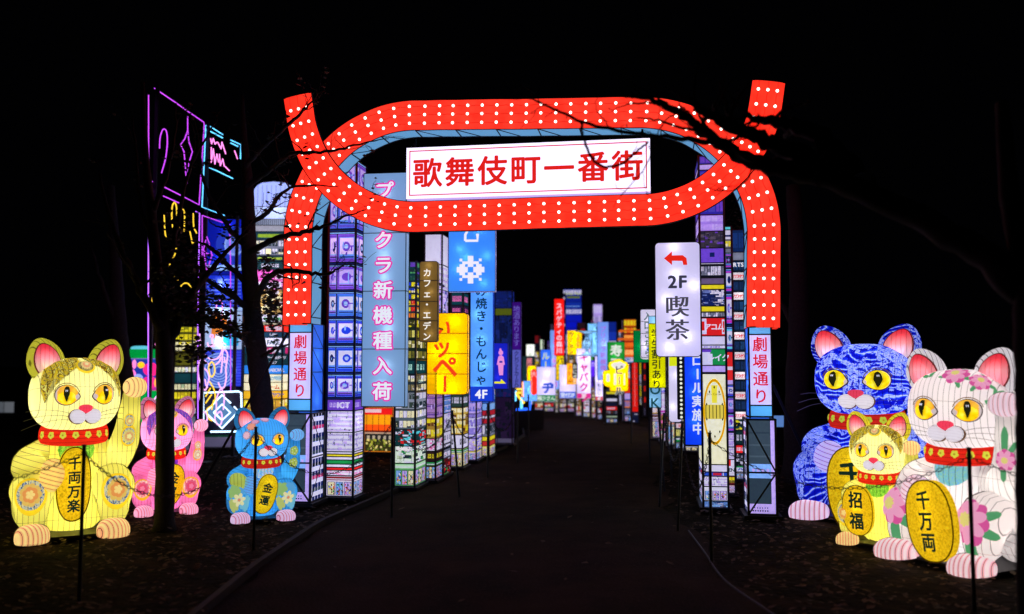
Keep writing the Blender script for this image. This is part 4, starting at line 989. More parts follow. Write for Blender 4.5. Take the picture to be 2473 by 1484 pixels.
o, w, h, d = fs_('white club sign with pink katakana and a magenta 3F foot', 650, 770, 626, 1050, 23.5, wk, 'キャバクラ', .68, (.72, .02, .25, 1), pitch=1.08, off=.04, spots=[(.25, .87), (.75, .8), (.25, .62), (.8, .45), (.3, .4), (.7, .22)])
mk('magenta_foot', [(.01, -.008, .01), (w - .01, -.008, .01), (w - .01, -.008, h * .105), (.01, -.008, h * .105)], [(0, 1, 2, 3)], ink((.85, .03, .32, 1), .85), o)
letters(o, '3F', front(.014), w * .5, h * .055, .42 * FSZ, ink((.95, .85, .95, 1), .95), False, 1, .03, name='floor_number')
fs_('pale blue capsule sign with dark kana and a pink dot', 693, 782, 476, 686, 22.8, (0.22, 0.40, 0.60, 1), 'あかり', .36, (.01, .05, .10, 1), rad=.45, off=.03)
fs_('larger pale blue capsule sign half behind the far pale banner', 778, 832, 412, 695, 24.2, (0.25, 0.52, 0.74, 1), 'くすり', .4, (.01, .06, .14, 1), rad=.28, u=.8)
o, w, h, d = fs_('long pale blue far banner with violet outlined letters', 826, 922, 400, 890, 22.4, (0.20, 0.34, 0.75, 1), 'プリクラ新機種入', None, (.42, .20, .75, 1), off=.03, spots=[(.6, .62), (.55, .42), (.6, .1)])
o, w, h, d = fs_('white narrow banner with a red 4F foot under the far pale banner', 806, 872, 690, 1066, 23.0, wk, 'お好み焼き・もんじゃ', None, (.01, .06, .05, 1))
mk('red_foot', [(.01, -.008, .01), (w - .01, -.008, .01), (w - .01, -.008, h * .09), (.01, -.008, h * .09)], [(0, 1, 2, 3)], ink((.80, .02, .02, 1), .85), o)
letters(o, '4F', front(.014), w * .5, h * .045, .3 * FSZ, ink((.95, .85, .95, 1), .95), False, 1, .03, name='floor_number')
fs_('small violet sign between the club sign and the white banner', 768, 806, 726, 866, 24.0, (0.06, 0.01, 0.42, 1), 'カ', .4, (.5, .4, .9, 1))
o, w, h, d = fs_('green sushi sign with white kanji and kana', 912, 1057, 570, 810, 21.6, (0.01, 0.24, 0.03, 1), '寿司', .80, (.8, .85, .8, 1), tp=.70, pitch=1.1, off=.035)
# the beer mug
def mug(w, h):
    P_ = [(.30, 0), (.88, 0), (.96, .03), (.97, .10), (.97, .60), (.99, .70), (1.0, .80), (.93, .90), (.82, .92), (.74, .985), (.60, 1.0), (.47, .97), (.38, .93), (.28, .90), (.22, .82), (.24, .72), (.28, .66), (.20, .65), (.07, .64), (.01, .58), (0, .26), (.06, .17), (.20, .13), (.27, .12), (.27, .03)]
    return [(x * w, z * h) for x, z in P_]
o, w, h, d = fs_('yellow beer mug shaped sign with white foam and black katakana', 873, 1092, 714, 988, 20.2, (0.86, 0.58, 0.0, 1), outline=mug, spots=[(.14, .45), (.62, .3), (.5, .45), (.68, .83), (.45, .8)], pw=2.2, d=.25)
fo = ink((.85, .82, .80, 1), .95)
flat(o, 'foam', [(w * (.60 + .27 * math.cos(a) * (1 + .08 * math.sin(5 * a))), h * (.80 + .11 * math.sin(a) * (1 + .15 * math.sin(6 * a)))) for a in np.linspace(0, 6.1, 26)], fo, .008)
flat(o, 'handle_gap', [(w * x, h * z) for x, z in ((.15, .30), (.24, .30), (.26, .34), (.26, .50), (.24, .54), (.15, .54), (.13, .50), (.13, .34))], fo, .008)
flat(o, 'glass_stripe', [(w * .42, h * .20), (w * .52, h * .20), (w * .52, h * .55), (w * .42, h * .55)], fo, .008)
flat(o, 'glass_stripe', [(w * .80, h * .20), (w * .85, h * .20), (w * .85, h * .55), (w * .80, h * .55)], fo, .008)
letters(o, 'ビール', front(.012), w * .62, h * .66, .58 * FSZ, ink((.75, .75, .7, 1), .9), True, 1.12, .06, name='white_outline')
letters(o, 'ビール', front(.018), w * .62, h * .66, .58 * FSZ, ink((.01, .03, .03, 1), .4), True, 1.12, .02)
o, w, h, d = fs_('white sign with a blue katakana and a green foot at the bend', 312, 470, 780, 1075, 24.8, wk)
mk('green_foot', [(.01, -.008, .01), (w - .01, -.008, .01), (w - .01, -.008, h * .19), (.01, -.008, h * .19)], [(0, 1, 2, 3)], ink((.0, .26, .08, 1), .85), o)
letters(o, 'ヂ', front(.012), w * .6, h * .40, .95 * FSZ, ink((.03, .10, .70, 1), .85), True, 1, .05)
letters(o, '麺少さん', front(.014), w * .5, h * .1, .36 * FSZ, ink((.8, .9, .85, 1), .9), False, .95, .02, name='foot_lettering')
fs_('small white sign with faint kana at the upper left of the bend', 222, 292, 590, 692, 27.5, (0.55, 0.58, 0.54, 1), 'らくだ', .3, (.03, .10, .06, 1))
fs_('tall black sign with red and white lettering at the left of the bend', 188, 290, 690, 905, 27.2, (0.008, 0.025, 0.03, 1), '居酒屋', .5, (.85, .25, .3, 1), u=.6, off=.03)
fs_('yellow board behind the small red marquee at the bend', 230, 310, 770, 922, 26.0, (0.75, 0.50, 0.0, 1), rad=.1)
o, w, h, d = fs_('small red marquee sign edged with bulbs', 258, 316, 800, 1020, 25.4, (0.75, 0.02, 0.012, 1), rad=.12, text='大', size=.5, tcol=(.9, .5, .5, 1))
for k in range(12): share('marquee_bulb', dm, o, Matrix.Translation((.03, -.012, h * (k + .5) / 12)) @ Matrix.Scale(1.0, 4))
fs_('orange over white small sign at the left end of the bend', 180, 222, 908, 1035, 26.8, (0.85, 0.30, 0.12, 1))
o, w, h, d = fs_('curled pale blue lantern below the yellow board', 220, 300, 900, 1072, 25.8, (0.20, 0.48, 0.90, 1), rad=.35)

# small neon glyphs at the left of the bend
def neon_m(c, e=2.4):
    k = ('neon', c)
    if k in _mc: return _mc[k]
    m, nt, out = nmat('neon_glow'); em = nt.nodes.new('ShaderNodeEmission'); em.inputs[0].default_value = c; em.inputs[1].default_value = e
    nt.links.new(em.outputs[0], out.inputs[0]); _mc[k] = m; return m
NM = neon_m((.50, .06, .80, 1), 1.7); NC = neon_m((.12, .55, 1.0, 1), 2.2); NY = neon_m((1, .62, .04, 1), 1.5); NW = neon_m((.55, .75, 1, 1), 2.6); NP = neon_m((1, .25, .75, 1), 2.0); NV = neon_m((.42, .12, 1.0, 1), 2.2)
nb = thing('neon_sign', 'small tangle of yellow pink and blue neon at the left of the bend', 'neon sign', P(1265, 1000, 22), 0, 'neon signs')
def npoly(parent, pts, D, mat, rad, name='neon_tube', sm=False, org=None):
    Df = D if callable(D) else (lambda x: D)
    v = [P(x, y, Df(x)) for x, y in pts]
    if sm: v = catmull(v, 5)
    o = parent.matrix_basis.inverted() if False else None
    v = [p - Vector(parent.location) for p in v]
    m = MB(); m.tube(v, rad, 6); return m.build(name, mat, parent, True)
for pts, mt in (([(85, 968), (180, 968)], NY), ([(90, 1085), (90, 1000), (178, 1000)], NY), ([(130, 1000), (205, 1090)], NY), ([(85, 1020), (88, 1085)], NP), ([(128, 968), (128, 1072)], NC), ([(182, 1040), (182, 1140)], NC), ([(135, 1142), (255, 1138), (255, 1068)], neon_m((.02, .12, 1, 1), 2)), ([(95, 850), (98, 960)], NP), ([(172, 855), (172, 960)], NM)):
    npoly(nb, [q(*p) for p in pts], 22, mt, .035)
m = MB(); m.box(-.5, .5, .03, .06, -.9, .1); m.build('backing', BLACK, nb)

# ------------------------------------------------------------------ beckoning cat lanterns
PINKEAR = lambda nt: ramp(nt, noise(nt, 6, 1), [(0.3, (0.85, 0.05, 0.09, 1)), (0.7, (0.9, 0.22, 0.26, 1))])
def ear_in_mat(base):
    def f(nt):
        t = nt.nodes.new('ShaderNodeTexCoord'); s = nt.nodes.new('ShaderNodeSeparateXYZ'); nt.links.new(t.outputs['Object'], s.inputs[0])
        return ramp(nt, smooth(nt, s.outputs['Z'], .83, .97), [(0.0, base), (0.45, (.88, .32, .36, 1)), (1.0, (.85, .03, .06, 1))])
    return f
def plain(c, c2=None):
    c2 = c2 or tuple(min(1, x * 1.12) for x in c[:3]) + (1,)
    return lambda nt: ramp(nt, noise(nt, 4.5, 2), [(0.3, c), (0.7, c2)])
def ang_poly(kind, *a):
    if kind == 'oval':
        rx, ry = a[:2]; rot = a[2] if len(a) > 2 else 0
        out = []
        for k in range(28):
            t = 2 * math.pi * k / 28; x, y = rx * math.cos(t), ry * math.sin(t); out.append((x * math.cos(rot) - y * math.sin(rot), x * math.sin(rot) + y * math.cos(rot)))
        return out
    if kind == 'almond':
        rx, ry, s = a; out = []
        for k in range(32):
            t = 2 * math.pi * k / 32; c = math.cos(t); e = 1 + (.16 * max(0, c * s) ** 8)
            out.append((rx * c * e, ry * math.sin(t) * (1 - .22 * max(0, c * s) ** 2) - (ry * .18 * max(0, c * s) ** 3)))
        return out
    if kind == 'flower':
        r, n = a[:2]; ph = a[2] if len(a) > 2 else 0; dp = a[3] if len(a) > 3 else .28; out = []
        for k in range(n * 8):
            t = 2 * math.pi * k / (n * 8); rr_ = r * (1 - dp + dp * abs(math.cos(n * (t + ph) / 2)) ** .6); out.append((rr_ * math.cos(t), rr_ * math.sin(t)))
        return out
    if kind == 'leaf':
        r, rot = a; out = []
        for k in range(16):
            t = 2 * math.pi * k / 16; x = r * math.cos(t); y = r * .36 * math.sin(t) * (1 + .12 * math.cos(9 * t)); out.append((x * math.cos(rot) - y * math.sin(rot), x * math.sin(rot) + y * math.cos(rot)))
        return out
CATG = 'beckoning cat lanterns'
def cat(label, px, py_foot, ptop, D, body, head, mats, koban, seed=0, bodycol=None, medal=True, bib=None, patch=None, peony=False, daisy=False, sxy=.9, kobanR=None):
    """px: column of the middle of the body; body, head: yaw in degrees relative to the line of sight, + to the right of the picture"""
    base = P(px, py_foot, D); los = math.atan((px - W0 / 2) / F)
    D2 = D + .28 * 1.5; Hh = (P(px, ptop, D + .25).z)
    c = P(px, 1000, D + .30 * Hh)
    root = thing('cat_lantern', label, 'cat lantern', (c.x, c.y, 0), R(body) - los, CATG, Hh); root.scale = (sxy * Hh, sxy * Hh, Hh)
    rel = R(head - body); Hc = Vector((0, -.02, .706)); RM = Matrix.Rotation(rel, 3, 'Z')
    def hr(v): return [Hc + RM @ (Vector(q_) - Hc) for q_ in v]
    ax = (math.cos(rel), math.sin(rel), 0)
    mb, mh, mp, ml = mats['body'], mats['head'], mats['paw'], mats['limb']
    hm = skin('lantern_skin_head', mh, ax, .0255, .33); bm = skin('lantern_skin_body', mb, (1, 0, 0), .028, .33)
    am = skin('lantern_skin_arm', ml, (.25, 0, .97), .026, .33); lm = skin('lantern_skin_leg', ml, (1, 0, 0), .026, .33)
    fm_ = skin('lantern_skin_foot', mats.get('foot', mp), (.94, .34, 0), .0215, .46, toes=2.3, wire=.07, cross=False)
    pm = skin('lantern_skin_paw', mp, (.94, .34, 0), .0215, .44, toes=True, wire=.075, cross=False); pm2 = skin('lantern_skin_paw_low', mp, (.3, 0, .95), .0215, .44, toes=True, wire=.075, cross=False)
    RV = Vector((math.sin(R(body)) * -1 * 0, 1, 0)).normalized(); RV = Matrix.Rotation(-R(body), 3, 'Z') @ Vector((0, 1, 0)); SW = ink(mats.get('seam', (.16, .12, .01, 1)), .5)
    B = {}
    def part(name, vf, mat, sm=True):
        v, f = vf; v = [Vector(q_) for q_ in v]; B[name] = BVHTree.FromPolygons(v, f)
        o_ = mk(name.split(':')[0], v, f, mat, root, sm)
        if name.split(':')[0] in ('leg', 'arm', 'paw', 'foot'):
            c_ = sum(v, Vector()) / len(v); vd = RV
            V2 = [c_ + (q_ - c_) * 1.022 + vd * .006 for q_ in v]; keep = []
            for fc in f:
                m_ = sum((v[i] for i in fc), Vector()) / len(fc); n_ = (v[fc[1]] - v[fc[0]]).cross(v[fc[2]] - v[fc[1]])
                if n_.length < 1e-12: continue
                k_ = n_.normalized().dot(vd)
                if (m_ - c_).dot(n_) < 0: k_ = -k_
                if 0.0 < k_ < .42: keep.append(fc)
            if keep: mk('seam_wire', V2, keep, SW, o_, sm)
        return o_
    # torso, chest
    prof = [(.02, .015), (.12, .02), (.165, .06), (.185, .13), (.19, .2), (.18, .27), (.168, .34), (.16, .40), (.152, .46), (.135, .51), (.09, .54), (.02, .55)]
    part('torso', lathe(prof, .86, 40), bm)
    hv, hf = superell(Hc, (.236, .20, .192), 2.5, 56, 36); part('head', (hr(hv), hf), hm)
    # legs and haunches
    part('leg:L', capsule([(-.19, -.02, .20), (-.205, -.15, .235), (-.205, -.19, .13), (-.195, -.20, .06)], [.115, .112, .080, .058], 24), lm)
    part('leg:R', capsule([(.19, -.02, .20), (.205, -.15, .235), (.205, -.19, .13), (.195, -.20, .06)], [.115, .112, .080, .058], 24), lm)
    for sx in (-1, 1): part('haunch', superell((sx * .215, .05, .15), (.088, .12, .125), 2.1, 28, 18), lm)
    for sx in (-1, 1):
        v, f = superell((sx * .20, -.262, .028), (.086, .115, .062), 2.35, 32, 18); v = [(x, y, max(z, .004)) for x, y, z in v]; part('foot', (v, f), fm_)
    # tail behind
    part('tail', capsule([(.0, .13, .08), (.05, .22, .12), (.09, .26, .22)], [.045, .04, .03], 14), lm)
    # lowered arm and paw
    part('arm:L', capsule([(-.15, .0, .40), (-.215, -.05, .355), (-.19, -.14, .325), (-.145, -.19, .315)], [.085, .095, .082, .07], 24), am)
    part('paw:L', superell((-.115, -.215, .315), (.072, .062, .082), 2.1, 28, 18, Matrix.Rotation(R(20), 3, 'Y')), pm2)
    # raised arm and paw
    part('arm:R', capsule([(.13, .0, .40), (.205, -.03, .37), (.262, -.06, .45), (.282, -.085, .58), (.292, -.105, .70)], [.085, .092, .078, .062, .048], 24), lm)
    part('paw:R', superell((.305, -.145, .745), (.066, .070, .054), 2.1, 28, 18), pm)
    # ears: a thick outer shell with a recessed pink dish
    for sx in (-1, 1):
        rot = Matrix.Rotation(R(22 * sx), 3, 'Y')
        def shape(rx, ry, rz, cy, grow=0.0):
            v, f = superell((0, 0, 0), (1, 1, 1), 2.0, 36, 22); out = []
            for q_ in v:
                t = (q_.z + 1) / 2; wd = (1 - .26 * t ** 3) * (1.0 if t > .25 else .9 + .4 * t)
                x, y, z = q_.x * rx * wd, q_.y * ry, q_.z * rz
                p = rot @ Vector((x, y, z)); out.append(Vector((sx * .165, cy, .883)) + p)
            return hr(out), f
        edge = skin('lantern_skin_ear', mats.get('ear', mh), (.5, .85, .1), .018, .55, .1, cross=False)
        e = part('ear:%d' % sx, shape(.102, .050, .122, -.02), edge)
        i_ = mk('inner_ear', *shape(.068, .022, .092, -.058), skin('inner_ear_cloth', ear_in_mat(mats.get('earbase', (.9, .62, .45, 1))), (1, 0, 0), .022, .8, .05, cross=False), e, True)
        mk('ear_edge', *shape(.0715, .021, .0955, -.0555), ink((.25, .03, .03, 1), .5), i_, True)
        mk('ear_fold', *shape(.040, .020, .066, -.0655), skin('inner_ear_cloth', ear_in_mat(tuple(min(1, x * 1.05) for x in mats.get('earbase', (.9, .62, .45, 1))[:3]) + (1,)), (1, 0, 0), .022, .95, .05, cross=False), i_, True)
    # decals on any part, thrown outwards from a centre inside it
    def decal(name, pt, ctr, a0, b0, pts, off, mat, dome=0.0, rings=5, par=None, hd=True, d0=0.0):
        ctr = Vector(ctr); bv = B[pt]; V = []; n_ = len(pts); r0 = rel if hd else 0.0
        for k in range(rings + 1):
            s = k / rings
            for (da, db) in (pts if k else pts[:1]):
                b_ = R(b0 + db * s); a_ = R(a0 + da * s / max(.3, math.cos(b_))) + r0
                d_ = Vector((math.sin(a_) * math.cos(b_), -math.cos(a_) * math.cos(b_), math.sin(b_)))
                hit = bv.ray_cast(ctr, d_)[0] or ctr + d_ * .1
                V.append(hit + d_ * (off + dome * (1 - s * s)))
        Fc = [(0, 1 + j, 1 + (j + 1) % n_) for j in range(n_)]
        for k in range(rings - 1):
            for j in range(n_):
                a = 1 + k * n_ + j; b = 1 + k * n_ + (j + 1) % n_; Fc.append((a, a + n_, b + n_, b))
        return mk(name, V, Fc, mat, par or root, True), V[-n_:]
    dk = ink((.02, .015, .02, 1), .35)
    # eyes
    irisc = mats.get('iris', None)
    def iris_f(nt):
        return ramp(nt, noise(nt, 40, 3), [(0.3, (.72, .42, .0, 1)), (0.55, (.88, .72, .01, 1)), (0.75, (.95, .85, .12, 1))])
    def iris_o(nt):
        return ramp(nt, noise(nt, 30, 2), [(0.3, (.62, .30, .03, 1)), (0.7, (.78, .48, .05, 1))])
    iro = skin('iris_edge', iris_o, (1, 0, 0), 5, .8, 0.0, cross=False)
    irm = skin('iris', iris_f, (1, 0, 0), 5, .75, 0.0, cross=False)
    for sx in (-1, 1):
        ea, eb = 27 * sx, 1.5
        e, _ = decal('eye', 'head', Hc, ea, eb, ang_poly('almond', 16.2, 13.9, -sx), .0015, ink((.05, .02, .01, 1), .4), .012)
        decal('eye_white', 'head', Hc, ea, eb, ang_poly('almond', 14.8, 12.6, -sx), .004, ink((.75, .62, .62, 1), .8), .013, par=e)
        if 'pupil' not in mats: decal('iris_edge', 'head', Hc, ea - .5 * sx, eb, ang_poly('oval', 14.2, 12.6), .0055, iro, .0135, par=e)
        decal('iris', 'head', Hc, ea - .5 * sx, eb - (1.1 if 'pupil' not in mats else 0), ang_poly('oval', 12.8 if 'pupil' not in mats else 14, 11.0 if 'pupil' not in mats else 12.4), .0070, irm, .014, par=e)
        big = mats.get('pupil', 6.0)
        pup = [(big * math.cos(t) * (1 - .32 * max(0, -math.sin(t))), 10.8 * math.sin(t)) for t in np.linspace(0, 2 * math.pi, 29)[:-1]]
        decal('pupil', 'head', Hc, ea - .3 * sx, eb + .3, pup, .0095, ink((.015, .04, .04, 1), .6) if big < 6 else ink((.03, .03, .01, 1), .5), .015, par=e)
        for gxx in (-.9, .9): decal('catchlight', 'head', Hc, ea - .2 * sx + gxx, eb + 5.0, [(-.7, -1.9), (.7, -1.9), (.7, 1.9), (-.7, 1.9)], .0125, ink((.75, .72, .85, 1), .95), .015, rings=2, par=e)
        # lid line above the eye
        lid = []
        for k in range(13):
            t = R(15 + 150 * k / 12); a_ = R(ea + 17.2 * math.cos(t)) + rel; b_ = R(eb + 15.6 * math.sin(t))
            d_ = Vector((math.sin(a_) * math.cos(b_), -math.cos(a_) * math.cos(b_), math.sin(b_))); lid.append((B['head'].ray_cast(Hc, d_)[0] or Hc) + d_ * .003)
        v, f = tube(lid, .0022, 5); mk('eyelid', v, f, ink((.25, .12, .03, 1), .5), root)
    # nose, muzzle, whiskers
    nm = skin('nose_cloth', plain((.62, .05, .10, 1)), ax, .014, .8, .06, cross=False)
    nz = lambda x, y, z: RM @ (Vector((x, y, z)) - Hc) + Hc
    v, f = superell((0, -.219, .640), (.036, .024, .022), 2.0, 24, 14); v = [(x * (1 + (z - .640) * 13), y, z) for x, y, z in v]; part('nose', (hr(v), f), nm)
    mz = skin('muzzle_cloth', plain((.74, .72, .82, 1)), (0, .25, .97), .0125, .80, .08, wirecol=.2, cross=False)
    for sx in (-1, 1):
        RY = Matrix.Rotation(R(-12 * sx), 3, 'Y')
        v, f = superell((sx * .0405, -.214, .602), (.043, .040, .036), 2.0, 28, 18, RY); mo, _v = part('muzzle', (hr(v), f), mz), 0
        v, f = superell((sx * .0405, -.206, .6012), (.0455, .039, .0385), 2.0, 28, 18, RY); mk('muzzle_seam', hr(v), f, ink((.22, .10, .04, 1), .5), mo, True)
    wm = mats.get('whisker', ink((.20, .16, .02, 1), .4))
    for sx in (-1, 1):
        for k in range(3):
            pts = [nz(sx * .075, -.215 + .005 * k, .618 - .016 * k), nz(sx * .14, -.222, .634 - .022 * k), nz(sx * .22, -.185, .640 - .032 * k), nz(sx * (.285 + .01 * k), -.14, .630 - .045 * k)]
            v, f = tube(catmull(pts, 4), .0013, 4); mk('whisker', v, f, wm, root)
    # collar with flowers
    prof = [(.150, .470), (.176, .468), (.183, .49), (.180, .525), (.172, .545), (.150, .546)]
    v, f = lathe(prof, .92, 48); v = [Vector((x, y - .012, z + y * .10)) for x, y, z in v]
    cm = skin('collar_cloth', plain((.60, .02, .01, 1)), (0, 0, 1), .020, .55, .05, cross=False); col_ = part('collar', (v, f[:-2]), cm)
    for k in range(7):
        a = -66 + 22 * k
        decal('collar_flower', 'collar', (0, -.012, .505), a, 1, ang_poly('flower', 6.2, 5, .3), .004, ink(mats.get('cflower', (.72, .70, .06, 1)), .85), .002, 3, par=col_, hd=False)
        decal('collar_flower_centre', 'collar', (0, -.012, .505), a, 1, ang_poly('oval', 1.6, 1.6), .008, ink((.55, .35, .02, 1), .7), 0, 2, par=col_, hd=False)
    # bib
    if bib:
        b = [(-36, 16), (-18, 18), (0, 18), (18, 18), (36, 16), (40, 4), (33, -10), (18, -20), (0, -24), (-18, -20), (-33, -10), (-40, 4)]
        decal('bib', 'torso', (0, 0, .42), 4, 0, b, .006, skin('bib_cloth', bib, (1, 0, 0), .03, .75, .06, cross=False), .01, 6, hd=False)
    gold = skin('gold_rim', plain((.52, .36, .01, 1), (.66, .48, .02, 1)), (1, 0, 0), 5, .8, 0, cross=False)
    med = lambda c1, c2, c3: skin('medallion_print', brocade(c1, c2, c3, 30), (1, 0, 0), .03, .75, .07, cross=False)
    def medallion(pt, ctr, a, b, rx, ry, mt, flower, hd=False, fl=6, fr=.6):
        r_, edge_ = decal('medallion_rim', pt, ctr, a, b, ang_poly('oval', rx, ry), .005, gold, .004, hd=hd)
        decal('medallion', pt, ctr, a, b, ang_poly('oval', rx * .78, ry * .78), .010, mt, .006, hd=hd, par=r_)
        if flower:
            decal('medallion_flower', pt, ctr, a, b, ang_poly('flower', min(rx, ry) * fr, fl + 3, 0, .16), .015, ink(flower, .85), .006, hd=hd, par=r_)
            decal('medallion_flower', pt, ctr, a, b, ang_poly('flower', min(rx, ry) * fr * .68, fl, .3, .2), .019, ink(tuple(min(1, x * y) for x, y in zip(flower, (1.05, .62, .7, 1))), .85), .006, hd=hd, par=r_)
            decal('medallion_flower', pt, ctr, a, b, ang_poly('flower', min(rx, ry) * fr * .38, 5), .023, ink(tuple(min(1, x * 1.15 + .08) for x in flower[:3]) + (1,), .9), .006, hd=hd, par=r_)
    if medal:
        kc = mats['medal']
        for sx, nm_ in ((-1, 'leg:L'), (1, 'leg:R')):
            medallion(nm_, (sx * .205, -.13, .235), 4 * sx, 0, 36, 36, med(*kc), mats['medalf'])
        medallion('head', Hc, 2, 44, 14, 12, med((.25, .25, .12, 1), (.12, .12, .06, 1), (.45, .4, .2, 1)), (.85, .62, .25, 1), True, 9, .62)
        # long gourd badge on the raised arm
        for kk, (zc, rr2) in enumerate(((.57, 22), (.49, 34))):
            medallion('arm:R', (.27, -.075, zc), 6, 0, rr2, rr2 * 1.15, med(*mats['medal']), mats['armf'], fl=8, fr=.7)
    if patch:
        pmx = skin('brocade_cloth', brocade(*patch, 15), ax, .0255, .88, .08, cross=False)
        for sx, poly, c_ in ((-1, [(-70, 34), (-64, 50), (-52, 66), (-30, 76), (-14, 72), (-9, 58), (-13, 44), (-28, 29), (-41, 16), (-55, -7), (-62, 8), (-66, 22)], (-42, 46)), (1, [(70, 38), (62, 54), (48, 68), (28, 76), (15, 72), (16, 60), (24, 46), (36, 32), (46, 18), (57, -2), (63, 10), (68, 24)], (46, 44))):
            pp = [((a - c_[0]) * math.cos(R(b_)), b_ - c_[1]) for a, b_ in poly]
            decal('brow_patch_edge', 'head', Hc, c_[0], c_[1], [(a * 1.03, b_ * 1.03) for a, b_ in pp], .0015, dk, 0, 8)
            decal('brow_patch', 'head', Hc, c_[0], c_[1], pp, .004, pmx, 0, 8)
    if daisy:
        for sx, nm_ in ((-1, 'leg:L'), (1, 'leg:R')):
            for k, (da, db, rr2) in enumerate(((-26, 24, 30), (22, 30, 24), (-30, -26, 22), (26, -20, 26))):
                decal('leg_flower', nm_, (sx * .205, -.13, .22), da, db, ang_poly('flower', rr2, 6, .2 * k), .003, ink([(.35, .6, .2, 1), (.12, .45, .85, 1), (.55, .65, .2, 1), (.2, .6, .8, 1)][k], .7), .002, hd=False)
            for k in range(6):
                t = math.pi / 3 * k + .2
                decal('petal', nm_, (sx * .205, -.13, .20), 14 * math.cos(t) + 4 * sx, 14 * math.sin(t), ang_poly('oval', 9, 6.4, t), .009, ink((.78, .74, .40, 1), .85), .006, hd=False)
            decal('daisy_heart', nm_, (sx * .205, -.13, .20), 4 * sx, 0, ang_poly('oval', 5, 5), .014, ink((.75, .30, .15, 1), .8), .004, hd=False)
        for a, b_, rr2, cc in ((-4, 62, 12, (.80, .38, .55, 1)), (-42, 48, 10, (.72, .35, .55, 1)), (-52, 12, 9, (.82, .5, .62, 1)), (-46, 33, 11, (.85, .35, .25, 1))):
            o_, _ = decal('brow_disc', 'head', Hc, a, b_, ang_poly('oval', rr2, rr2) if b_ != 33 else ang_poly('flower', rr2, 7), .004, ink(tuple(x * .6 for x in cc[:3]) + (1,), .75), .002)
            decal('brow_disc_print', 'head', Hc, a, b_, ang_poly('flower', rr2 * .82, 9), .008, ink(cc, .85), .002, par=o_)
        for zc, rr2 in ((.60, 30), (.49, 34)):
            o_, _ = decal('arm_badge', 'arm:R', (.27, -.075, zc), 6, 0, ang_poly('flower', rr2, 5, 0, .12), .004, skin('badge_cloth', plain((.38, .42, .05, 1), (.5, .5, .08, 1)), (1, 0, 0), .03, .75, .06, cross=False), .004, hd=False)
            for k in range(5): decal('badge_star', 'arm:R', (.27, -.075, zc), 6 + rr2 * .5 * math.cos(1.25 * k), rr2 * .5 * math.sin(1.25 * k), ang_poly('flower', 5, 5, 0, .5), .010, ink((.75, .78, .45, 1), .85), 0, 2, par=o_, hd=False)
        o_, _ = decal('shoulder_badge', 'arm:L', (-.205, -.05, .36), -14, 6, ang_poly('oval', 34, 30), .005, skin('badge_cloth', plain((.42, .42, .05, 1), (.5, .5, .08, 1)), (1, 0, 0), .03, .75, .06, cross=False), .003, hd=False)
    if peony:
        pk1, pk2, pk3, gr = ink((.72, .10, .34, 1), .85), ink((.85, .35, .55, 1), .9), ink((.75, .65, .2, 1), .9), ink((.10, .38, .16, 1), .8)
        grd = ink((.03, .20, .07, 1), .7)
        def peo(pt, ctr, a, b_, r_, hd, leaves):
            for (la, lb, lr, lt) in leaves:
                o_, _ = decal('leaf', pt, ctr, a + la, b_ + lb, ang_poly('leaf', lr, lt), .003, gr, .002, 4, hd=hd)
                decal('leaf_vein', pt, ctr, a + la, b_ + lb, ang_poly('leaf', lr * .8, lt)[::1], .004, grd, .001, 4, hd=hd, par=o_).__class__ if False else None
            o_, _ = decal('peony', pt, ctr, a, b_, ang_poly('flower', r_, 7, .2), .006, pk1, .005, hd=hd)
            for k in range(7):
                t = 2 * math.pi * k / 7 + .25; decal('petal', pt, ctr, a + r_ * .55 * math.cos(t), b_ + r_ * .55 * math.sin(t), ang_poly('oval', r_ * .36, r_ * .24, t), .010, pk2, .006, 3, hd=hd, par=o_)
            decal('peony_heart', pt, ctr, a, b_, ang_poly('flower', r_ * .3, 8), .017, pk3, .004, 3, hd=hd, par=o_)
        peo('head', Hc, 12, 52, 17, True, ((-16, 6, 9, 2.6), (-20, -4, 8, 3.4), (12, 12, 8, .8), (16, -8, 9, -.5), (-6, 16, 8, 1.9), (4, -15, 8, -1.3)))
        peo('head', Hc, 46, 36, 12, True, ((-9, -7, 7, 3.9), (8, 8, 6, .8), (10, -7, 7, -.7)))
        for a, b_, t in ((58, 18, 1.2), (62, 6, -1.0), (52, 8, 2.5), (66, 20, .2), (-40, 50, 2.2), (-48, 44, 3.0)): decal('leaf', 'head', Hc, a, b_, ang_poly('leaf', 8, t), .003, gr, .002, 4)
        peo('leg:L', (-.205, -.13, .235), -8, 8, 40, False, ((30, -30, 26, -.6), (10, -44, 24, -1.5), (-30, -34, 24, 3.9)))
        peo('leg:R', (.205, -.13, .235), -8, 2, 42, False, ((42, 10, 24, .3), (38, -22, 24, -.5), (6, -44, 26, -1.5), (-30, -38, 22, 3.9)))
        peo('arm:R', (.27, -.075, .50), 20, 0, 34, False, ((0, 38, 24, 1.5), (-10, -38, 24, -1.7), (20, 30, 20, .9)))
    # the gold coin it holds
    kx, kz, hw_, hh_, tilt, txt, ky = koban
    pts = []
    for k in range(36):
        t = 2 * math.pi * k / 36; c_, s_ = math.cos(t), math.sin(t); n_ = 2.35
        r_ = (abs(c_) ** n_ + abs(s_) ** n_) ** (-1 / n_); pts.append((hw_ * c_ * r_, hh_ * s_ * r_))
    fm = Matrix.Translation((kx, ky, kz)) @ Matrix.Rotation(R(kobanR or 0), 4, 'Z') @ Matrix.Rotation(R(tilt), 4, 'Y')
    def gcoin(nt):
        return ramp(nt, noise(nt, 110, 3, .4), [(0.30, (.42, .28, .005, 1)), (0.5, (.62, .44, .008, 1)), (0.68, (.74, .56, .02, 1))])
    cg = skin('hammered_gold_cloth', gcoin, (0, 0, 1), 5, .56, 0, cross=False)
